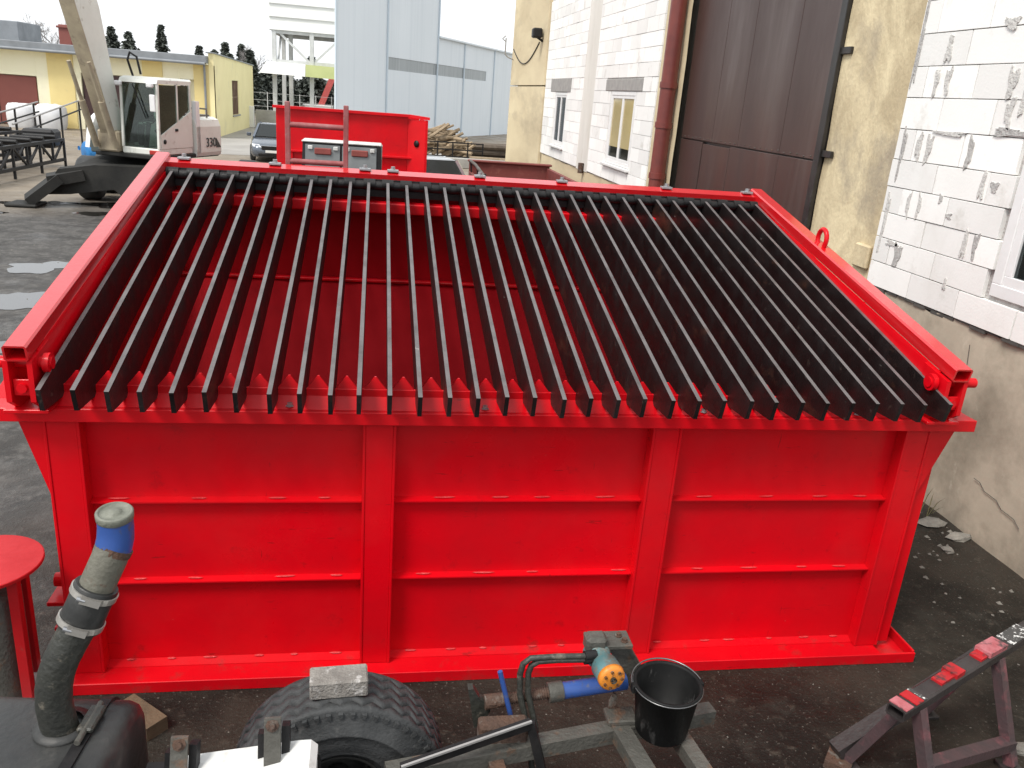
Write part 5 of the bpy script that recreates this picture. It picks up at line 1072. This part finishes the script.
# ------------------------------------------------------------------ oxide-red skip by the workshop wall
SK = thing('skip', (4.6, 24.5, 0), 'oxide red open skip standing along the workshop wall', 'skip')
def sp_(mb, n, m='skip'): return mb.build(n, m, SK)
sp_(MB().cbox(3.0, 5.72, 28.2, 28.3, .2, 1.86, .01), 'back_wall'); sp_(MB().cbox(5.62, 5.74, 19.5, 28.19, .2, 1.80, .01), 'side_wall'); sp_(MB().cbox(3.0, 3.1, 19.5, 28.19, .2, 1.55, .01), 'side_wall')
sp_(MB().cbox(3.1, 5.6, 19.5, 28.2, .15, .22, .01), 'floor'); sp_(MB().cbox(3.0, 5.72, 19.4, 19.49, .2, 1.4, .01), 'front_wall'); sp_(MB().cbox(2.95, 5.70, 28.08, 28.195, 1.30, 1.42, .02), 'back_rail'); sp_(MB().cbox(2.95, 5.78, 28.1, 28.36, 1.862, 1.93, .02), 'top_rail')
for x in (3.3, 5.4):
    for y in (20, 27.5): sp_(MB().cbox(x - .15, x + .15, y, y + .5, 0, .15, .01), 'skid')
MB().tube([(3.02, 28.0, 1.9), (3.02, 26.5, 1.9), (3.02, 21.2, 1.62)], .05, 8).build('grab_rail', 'steelgrey', SK)
for y in (27.9, 26, 24): sp_(MB().bar((3.05, y, 1.5), (3.02, y, 1.87), .05, .05), 'rail_post', 'black')
tag(MB().tube([(5.35, 26.5, .42), (5.35, 26.0, .6), (5.35, 21.5, 1.45)], .14, 12).build('yellow_tube', 'yellowpipe'), 'yellow plastic tube leaning in the oxide red skip', 'tube')

# ------------------------------------------------------------------ yellow building
YB = thing('yellow_building', (-24, 62, 0), 'low pale yellow building with brown doors and a grey flat roof edge', 'building')
YM = Matrix.Translation((.78, 0, 0)) @ Matrix.Diagonal((1, 1, .90, 1))
def yp(mb, n, m='cream', par=None): o = mb.build(n, m, par or YB, YM); o['_o'] = YB['_o']; return o
fy = 59.0; ex = -11.25
yp(MB().box(-42, ex - .3, fy + .35, 76.5, 0, 5.0), 'core', 'cream')
# front wall as bays between doors
def bay(x0, x1, z0, z1, m='cream', y=fy, n='wall_bay'): yp(MB().cbox(x0, x1, y, y + .34, z0, z1, .01), n, m)
bay(-42, -31.5, 0, 4.95); bay(-31.5, -21.9, 3.35, 4.95); bay(-21.9, -21.2, 0, 4.95); bay(-21.2, -19.7, 0, 4.95, 'yellow_deep', fy - .08, 'pilaster'); bay(-19.7, -19.3, 0, 4.95); bay(-19.3, -15.7, 3.8, 4.95); bay(-15.7, -15.6, 0, 4.95, 'cream')
bay(-15.6, -14.4, 0, 4.95, 'yellow_deep', fy - .08, 'pilaster'); bay(-14.4, -13.4, 0, 4.95); bay(-13.4, -12.9, 0, 1.5, 'cream'); bay(-13.4, -12.5, 3.9, 4.95); bay(-12.5, ex, 0, 4.95, 'yellow_deep', fy - .08, 'pilaster')
for x0, x1, z1, m in ((-31.4, -26.6, 3.3, 'door_red'), (-26.55, -22.0, 3.3, 'door_red'), (-19.25, -15.75, 3.75, 'door_dark')):
    d_ = yp(MB().cbox(x0, x1, fy + .12, fy + .22, .05, z1, .02), 'door_leaf', m); yp(MB().cbox(x1 - .35, x1 - .2, fy + .06, fy + .14, 1.4, 1.6, .02), 'handle', 'black', d_)
    yp(MB().box((x0 + x1) / 2 - .02, (x0 + x1) / 2 + .02, fy + .105, fy + .12, .1, z1 - .05), 'door_seam', 'black', d_)
wn_ = yp(MB().cbox(-13.38, -12.92, fy + .14, fy + .2, 1.5, 3.9, .01), 'window', 'inside'); yp(MB().bar((-13.15, fy + .13, 1.5), (-13.15, fy + .13, 3.9), .05, .04), 'mullion', 'pvc', wn_)
# end wall with the barred window
ewy0, ewy1 = 65.8, 68.6
def ebay(y0, y1, z0, z1a, z1b): yp(MB().prism([(ex - .3, y0, z0), (ex - .3, y1, z0), (ex - .3, y1, z1b), (ex - .3, y0, z1a)], (.3, 0, 0)), 'end_wall', 'yellow')
H0, H1 = 5.75, 5.35
def ht(y): return H0 + (H1 - H0) * (y - 58.9) / (76.6 - 58.9)
ebay(58.9, ewy0, 0, ht(58.9), ht(ewy0)); ebay(ewy1, 76.6, 0, ht(ewy1), ht(76.6)); ebay(ewy0, ewy1, 0, 1.35, 1.35); ebay(ewy0, ewy1, 4.0, ht(ewy0), ht(ewy1))
w_ = yp(MB().box(ex - .25, ex - .2, ewy0, ewy1, 1.35, 4.0), 'window', 'inside')
for k in range(5): y = ewy0 + .15 + (ewy1 - ewy0 - .3) * k / 4; yp(MB().bar((ex - .1, y, 1.37), (ex - .1, y, 3.98), .22, .10), 'window_bar', mat('brown_frame_%d' % k, (.22, .13, .085), (.18, .11, .07), 3, rough=(.6, .7)) if k == 0 else bpy.data.materials['brown_frame_0'], w_)
yp(MB().bar((ex - .1, ewy0, 2.7), (ex - .1, ewy1, 2.7), .08, .10), 'window_bar', bpy.data.materials['brown_frame_0'], w_); yp(MB().cbox(ex - .05, ex + .12, ewy0 - .15, ewy1 + .15, 1.22, 1.34, .02), 'sill', 'conc', w_)
yp(MB().cbox(-42.5, ex - .31, fy - .55, 77, 4.96, 5.06, .02), 'eaves', 'cream'); yp(MB().cbox(-42.6, ex - .32, fy - .7, 77, 5.065, 5.55, .03), 'roof', 'roofgrey')
yp(MB().tube([(-42.6, fy - .78, 5.08), (ex - .4, fy - .78, 5.02)], .10, 8), 'gutter', 'roofgrey'); yp(MB().tube([(ex - .55, fy - .2, 5.0), (ex - .55, fy - .2, .1)], .07, 8), 'downpipe', 'roofgrey')
yp(MB().prism([(ex - .42, 58.7, ht(58.9) + .002), (ex - .42, 76.7, ht(76.6) + .002), (ex - .42, 76.7, ht(76.6) + .08), (ex - .42, 58.7, ht(58.9) + .08)], (.52, 0, 0)), 'parapet_cap', 'roofgrey')
ch = MB(); ch.cbox(-21.7, -20.9, 63, 63.8, 5.5, 7.0, .05); ch.cbox(-21.8, -20.8, 62.9, 63.9, 6.75, 6.9, .03); yp(ch, 'chimney', 'door_red'); yp(MB().cbox(-29, -24.5, 64, 68, 5.5, 7.0, .05), 'roof_house', 'roofgrey')
yp(MB().cbox(-28.3, -28.0, fy - .2, fy + .01, 4.3, 4.5, .02), 'wall_lamp', 'black')
# white bulk bags
for i, (x, y, z, s_, lb) in enumerate(((-21.6, 57.4, 0, 1.3, 'white bulk bag standing against the yellow pilaster'), (-20.0, 57.6, 0, 1.35, 'white bulk bag standing before the dark brown door'))):
    bb = MB(); rg = random.Random(60 + i); V = []; n = 16
    for j, (q, h) in enumerate(((.9, 0), (1.0, .2), (1.03, .6), (.98, .95), (.8, 1.05), (.3, 1.08))):
        for kk in range(n):
            a = 2 * PI * kk / n; c_ = (abs(math.cos(a)) ** 4 + abs(math.sin(a)) ** 4) ** -.25; V.append((x + s_ * .6 * q * c_ * math.cos(a) * rg.uniform(.96, 1.04), y + s_ * .6 * q * c_ * math.sin(a) * rg.uniform(.96, 1.04), z + h * s_ * rg.uniform(.97, 1.03)))
    F = [(j * n + kk, j * n + (kk + 1) % n, (j + 1) * n + (kk + 1) % n, (j + 1) * n + kk) for j in range(5) for kk in range(n)] + [tuple(5 * n + kk for kk in range(n))]
    tag(bb.add(V, F, True).build('bulk_bag', 'bag'), lb, 'bag', 'white bulk bags')

# ------------------------------------------------------------------ blue-grey hall
HA = thing('blue_hall', (7, 82, 0), 'tall pale blue grey sheet-clad hall with a translucent window strip', 'building')
hA, hB = Vector((-2.96, 61, 0)), Vector((15.0, 97, 0)); hd = (hB - hA).normalized(); hn = Vector((-hd.y, hd.x, 0)); hb = Vector((.016, 1, 0)).normalized()
def hpn(t0, t1, z0, z1, off=0, th=.2, m='hall', n='cladding_sheet'):
    a = hA + hd * t0 - hn * 0; b_ = hA + hd * t1
    o = Vector((-hn.x, -hn.y, 0)) * (-off)
    V = [a + o, b_ + o, b_ + o + hn * th, a + o + hn * th]; MB().prism([q + Vector((0, 0, z0)) for q in V], (0, 0, z1 - z0)).build(n, m, HA)
TL = (hB - hA).length; t_m = 17.6
# side facing the tower
MB().prism([hA + hb * .4, hA + hb * 36, hA + hb * 36 + Vector((0, 0, 19)), hA + hb * .4 + Vector((0, 0, 19))], (.2, 0, 0)).build('gable_wall', 'hall', HA)
for a, b_ in ((.25, 7.8), (7.84, t_m)): hpn(a, b_, 0, 5.25); hpn(a, b_, 6.15, 19)
for a, b_ in ((t_m + .04, 24), (24.04, 32.5), (32.54, TL)): hpn(a, b_, 0, 5.25); hpn(a, b_, 6.15, 8.3)
hpn(.25, 7.8, 5.25, 6.15); hpn(30.3, TL, 5.25, 6.15)
for a, b_ in ((7.84, 17.0), (17.06, 24), (24.06, 30.3)): hpn(a, b_, 5.26, 6.14, .04, .2, 'hallstrip', 'window_strip')
for t in (0, 7.82, t_m, 24, 32.5, TL): 
    q = hA + hd * t; MB().bar(q - hn * .06 + Vector((0, 0, 0)), q - hn * .06 + Vector((0, 0, 19 if t < t_m + 1 else 8.35)), .16, .10, hn).build('corner_trim', mat('hall_trim%d' % int(t), (.58, .66, .72), (.55, .63, .69), .5, rough=(.45, .55)), HA)
MB().prism([hA + hd * t_m + hb * .4, hA + hd * t_m + hb * 20, hA + hd * t_m + hb * 20 + Vector((0, 0, 19)), hA + hd * t_m + hb * .4 + Vector((0, 0, 19))], (-.2, 0, 0)).build('gable_wall', 'hall', HA)
a = hA + hd * t_m; MB().bar(a - hn * .1 + Vector((0, 0, 8.34)), hB - hn * .1 + Vector((0, 0, 8.34)), .3, .14, (0, 0, 1)).build('eaves_trim', 'hall', HA)

# ------------------------------------------------------------------ steel tower with white boards
TW_ = thing('clad_tower', (-5, 84, 0), 'open steel tower clad above with wide white horizontal boards', 'tower')
def wp_(mb, n, m='towersteel'): return mb.build(n, m, TW_)
tx0, tx1, ty0, ty1 = -9.3, -3.1, 80, 88
for i in range(9):
    z = 7.95 + i * 1.05; wp_(MB().prism([(tx0 - .2, ty0 - .12, z), (tx1, ty0 - .12, z), (tx1, ty0 + .05, z + 1.05), (tx0 - .2, ty0 + .05, z + 1.05)], (0, .12, 0)), 'cladding_board', 'towerclad')
    wp_(MB().prism([(tx0 - .24, ty0 + .1, z), (tx0 - .24, ty1, z), (tx0 - .1, ty1, z + 1.05), (tx0 - .1, ty0 + .1, z + 1.05)], (.1, 0, 0)), 'cladding_board', 'towerclad')
for x, y in ((tx0 + .2, ty0 + .2), (tx0 + 1.4, ty0 + 2.4), (tx0 + .2, ty1), (-5.9, ty0 + .2), (-3.4, ty0 + .2)): wp_(MB().bar((x, y, 0 if x < -5 or y > 81 else 5.3), (x, y, 8.0), .45, .35), 'column')
for a, b_ in (((tx0 + .2, ty0 + .2, 7.85), (tx1, ty0 + .2, 7.85)), ((tx0 + .2, ty0 + .2, 5.4), (tx1, ty0 + .2, 5.4)), ((tx0 + .2, ty1, 7.85), (tx1, ty1, 7.85)), ((tx0 + .2, ty0 + .2, 7.85), (tx0 + .2, ty1, 7.85))): wp_(MB().bar(a, b_, .3, .35), 'beam')
for a, b_ in (((tx0 + .6, ty0 + .2, 7.8), (-6.1, ty0 + .2, 5.5)), ((-5.7, ty0 + .2, 5.5), (-3.3, ty0 + .2, 7.8)), ((tx0 + .5, ty0 + 3, 7.8), (tx0 + .5, ty0 + .4, 5.5))): wp_(MB().bar(a, b_, .16, .18), 'diagonal')
wp_(MB().prism([(tx0 - 1.0, ty0 - .9, 4.35), (-6.4, ty0 - .9, 4.30), (-6.4, ty0 - .5, 5.30), (tx0 - .4, ty0 - .5, 5.35)], (0, 1.4, 0)), 'canopy_panel', 'towerclad'); wp_(MB().prism([(-6.38, ty0 - .9, 4.30), (tx1, ty0 - .9, 4.25), (tx1, ty0 - .5, 5.25), (-6.38, ty0 - .5, 5.30)], (0, 1.4, 0)), 'canopy_panel', 'greenclad')
wp_(MB().box(tx0, tx1, ty0 + .3, ty1, 7.9, 7.94), 'tower_floor', 'roofgrey')
# low concrete wall and gate post in front of the tower
cwl = thing('concrete_wall', (-9, 74, 0), 'low weathered concrete wall beside the yellow building corner', 'wall')
for i in range(3): MB().cbox(-10.0 + i * 2.3, -7.73 + i * 2.3, 74 + i * .4, 74.25 + i * .4, 0, 1.45, .03).build('wall_slab', 'conc', cwl)
MB().cbox(-10.55, -10.1, 73.9, 74.3, 0, 1.7, .04).build('gate_post', 'towerclad', cwl)
fn = thing('mesh_fence', (-9, 92, 0), 'thin wire fence standing behind the concrete wall', 'fence')
for i in range(14): MB().bar((-16 + i * 1.6, 92, 0), (-16 + i * 1.6, 92, 2.6), .08, .08).build('post', 'towersteel', fn)
for z in (.6, 1.2, 1.8, 2.5): MB().bar((-16, 92, z), (5, 92, z), .03, .03).build('wire', 'towersteel', fn)
# red crane seen through the tower
cr = thing('loader_crane', (-5, 110, 0), 'faded red loader crane folded behind the steel tower', 'crane')
MB().bar((-7.4, 110, .3), (-5.6, 110, 4.6), .9, .7).build('mast', 'car_red', cr); MB().bar((-5.8, 110, 4.4), (-.8, 110, 9.0), .6, .6).build('jib', 'car_red', cr); MB().cbox(-9.5, -5.5, 109, 112, .2, 1.3, .1).build('base', 'car_grey', cr)

# ------------------------------------------------------------------ log heap and timber in front of the hall
rl = random.Random(77)
def log(x, y, z, d, L_, r_, lb, grp, m='log'):
    d = Vector(d).normalized(); o = MB(); n = 7; V = []
    a = Vector((x, y, z)) - d * L_ / 2; ux = d.cross(Vector((0, 0, 1))).normalized(); uy = d.cross(ux)
    q = [rl.uniform(.75, 1.15) for _ in range(n)]
    for e in (0, 1):
        for k in range(n): an = 2 * PI * k / n; V.append(a + d * (L_ * e) + (ux * math.cos(an) + uy * math.sin(an)) * r_ * q[k] * (1 - .1 * e))
    o.add(V, [(k, (k + 1) % n, n + (k + 1) % n, n + k) for k in range(n)] + [tuple(range(n))[::-1], tuple(range(n, 2 * n))])
    tag(o.build('log', m), lb, 'log', grp)
for i in range(110):
    lv = rl.random(); h = 1.95 * (1 - abs(lv - .45) * 1.3)
    x = 2.3 + 3.0 * lv; z = .15 + rl.uniform(.0, 1) ** .6 * max(.3, h); y = 52.5 + rl.uniform(-.6, 1.0) - z * -.2
    log(x, y, z, (1, rl.uniform(-.5, .5), rl.uniform(-.2, .75)), rl.uniform(1.0, 1.7), rl.uniform(.06, .13), 'pale split log in the heap before the blue hall', 'logs in the heap')
for i in range(12):
    log(5.6 + rl.uniform(-.4, 5), 54.5 + rl.uniform(-.4, 1.8), .2 + .32 * (i % 3), (1, rl.uniform(-.12, .12), rl.uniform(-.03, .03)), rl.uniform(3, 5.5), rl.uniform(.16, .26), 'long dark trunk lying beside the log heap', 'trunks beside the heap', 'logdark')
log(6.6, 50.0, .3, (1, .1, 0), 2.6, .28, 'thick pale trunk lying alone in front of the dark trunks', None)
tag(MB().cbox(3.2, 11.5, 47.4, 47.8, 0, .55, .04).build('concrete_kerb', 'conc'), 'low concrete kerb wall in front of the log heap', 'kerb')
pf = thing('log_rack', (4.3, 51.2, 0), 'dark steel rack holding the bottom of the log heap', 'rack')
for i in range(5): MB().bar((2.6 + i * .9, 51.2, 0), (2.6 + i * .9, 51.2, 1.2), .08, .08).build('post', 'black', pf)
for z in (.35, .75, 1.15): MB().bar((2.6, 51.2, z), (6.2, 51.2, z), .07, .07).build('rail', 'black', pf)

# ------------------------------------------------------------------ trees
def conifer(x, y, h, r_, seed, label):
    rg = random.Random(seed); t_ = thing('conifer_tree', (x, y, 0), label, 'tree', 'dark conifers behind the yard')
    MB().tube([(x, y, 0), (x + rg.uniform(-.1, .1), y, h * .5), (x, y, h * .98)], [h * .022, h * .014, .02], 7).build('trunk', 'bark', t_)
    c = MB(); z = h * .10
    while z < h:
        f = 1 - z / h; R = r_ * (f ** .8) * rg.uniform(.75, 1.15) + .1; nb = int(9 + 12 * f)
        for b in range(nb):
            a = rg.uniform(0, 6.283); L_ = R * rg.uniform(.65, 1.12); dr_ = rg.uniform(-.5, -.05)
            ns = max(3, int(L_ / .22))
            for s_ in range(ns):
                t = (s_ + .6) / ns; px = x + math.cos(a) * L_ * t; py = y + math.sin(a) * L_ * t; pz = z + dr_ * L_ * t * .6
                for _ in range(2):
                    w_ = rg.uniform(.28, .62) * (1.15 - t * .5); aa = a + rg.uniform(-1.2, 1.2); qx, qy = math.cos(aa) * w_, math.sin(aa) * w_; sx, sy = -qy * .55, qx * .55; dz = rg.uniform(-.25, .1)
                    c.add([(px - sx, py - sy, pz + rg.uniform(-.3, .3)), (px + sx, py + sy, pz + rg.uniform(-.3, .3)), (px + qx, py + qy, pz + dz)], [(0, 1, 2)])
        z += h * .028 * rg.uniform(.7, 1.3)
    c.build('crown', 'foliage', t_, fix=False)
def bare(x, y, h, seed, label):
    rg = random.Random(seed); t_ = thing('bare_tree', (x, y, 0), label, 'tree', 'bare trees behind the yellow building'); c = MB(); tr_ = MB()
    tr_.tube([(x, y, 0), (x, y, h * .45), (x + .1, y, h * .7)], [h * .025, h * .018, h * .008], 7); tr_.build('trunk', 'bark', t_)
    def br(P, d, L_, r__, n):
        Q = P + d * L_; c.tube([P, (P + Q) / 2 + Vector((rg.uniform(-.1, .1), rg.uniform(-.1, .1), .05)) * L_, Q], [r__, r__ * .75, r__ * .5], 4, False)
        if n:
            for _ in range(4): br(P + (Q - P) * rg.uniform(.4, 1), (d + Vector((rg.uniform(-.8, .8), rg.uniform(-.8, .8), rg.uniform(-.2, .6)))).normalized(), L_ * .62, r__ * .55, n - 1)
    for i in range(8): br(Vector((x, y, h * rg.uniform(.25, .65))), Vector((rg.uniform(-1, 1), rg.uniform(-1, 1), rg.uniform(.3, 1.1))).normalized(), h * .25, .07, 3)
    c.build('crown', 'twig', t_, fix=False)
cs = [(-31, 118, 8.6, 2.6, 'conifer with the broad top showing over the roof beside the boom'), (-33.6, 120, 9.2, 2.6, 'conifer with a rounded top just behind the excavator boom'), (-28, 122, 9.9, 2.2, 'slim conifer standing alone above the grey roof'), (-23.2, 121, 7.6, 2.2, 'low conifer top at the left of the pair over the roof'), (-21.8, 124, 7.4, 2.0, 'small conifer top between two taller ones over the roof'), (-19.8, 120, 8.4, 1.8, 'pointed conifer top above the roof near the end wall'), (-17.9, 121, 8.3, 2.0, 'ragged conifer top right above the end wall'),
      (-14.6, 105, 7.2, 2.0, 'tall dark conifer beside the yellow end wall'), (-13.0, 108, 6.0, 3.0, 'broad dark conifer between the end wall and the tower'), (-11.2, 110, 6.2, 3.2, 'dark conifer left of the tower columns'), (-8.2, 112, 7.2, 3.2, 'broad dark conifer seen between the tower columns'), (-4.6, 114, 6.6, 3.0, 'dark conifer seen through the tower near the hall'), (-1.2, 116, 7.0, 3.0, 'dark conifer half hidden by the hall corner'), (-17.5, 109, 6.6, 2.6, 'low dark conifer behind the yellow end wall')]
for i, (x, y, h, r_, lb) in enumerate(cs): conifer(x, y, h * .94, r_, 200 + i, lb)
bare(-38, 105, 9.5, 1, 'grey bare tree left of the boom beyond the roof'); bare(-34.5, 104, 9.0, 2, 'grey bare tree directly behind the boom'); bare(-15.0, 112, 8.0, 3, 'bare tree rising between the conifers by the tower')
struct('far_verge', MB().quad((-120, 96, .006), (60, 96, .006), (60, 300, .006), (-120, 300, .006)), mat('winter_verge', (.16, .15, .09), (.11, .105, .065), .4, rough=(.9, .95)))
struct('horizon_hill', MB().add([(-400 + 20 * i, 420 + 30 * math.sin(i * .7), -1) for i in range(41)] + [(-400 + 20 * i, 440 + 30 * math.sin(i * .7), 5.5 + 1.6 * math.sin(i * 1.3) + math.sin(i * 3.1)) for i in range(41)], [(i, i + 1, 42 + i, 41 + i) for i in range(40)]), mat('far_woods', (.09, .10, .085), (.07, .08, .07), .05, rough=(.9, .95)))

for o in list(bpy.data.objects):
    if '_o' in o: del o['_o']
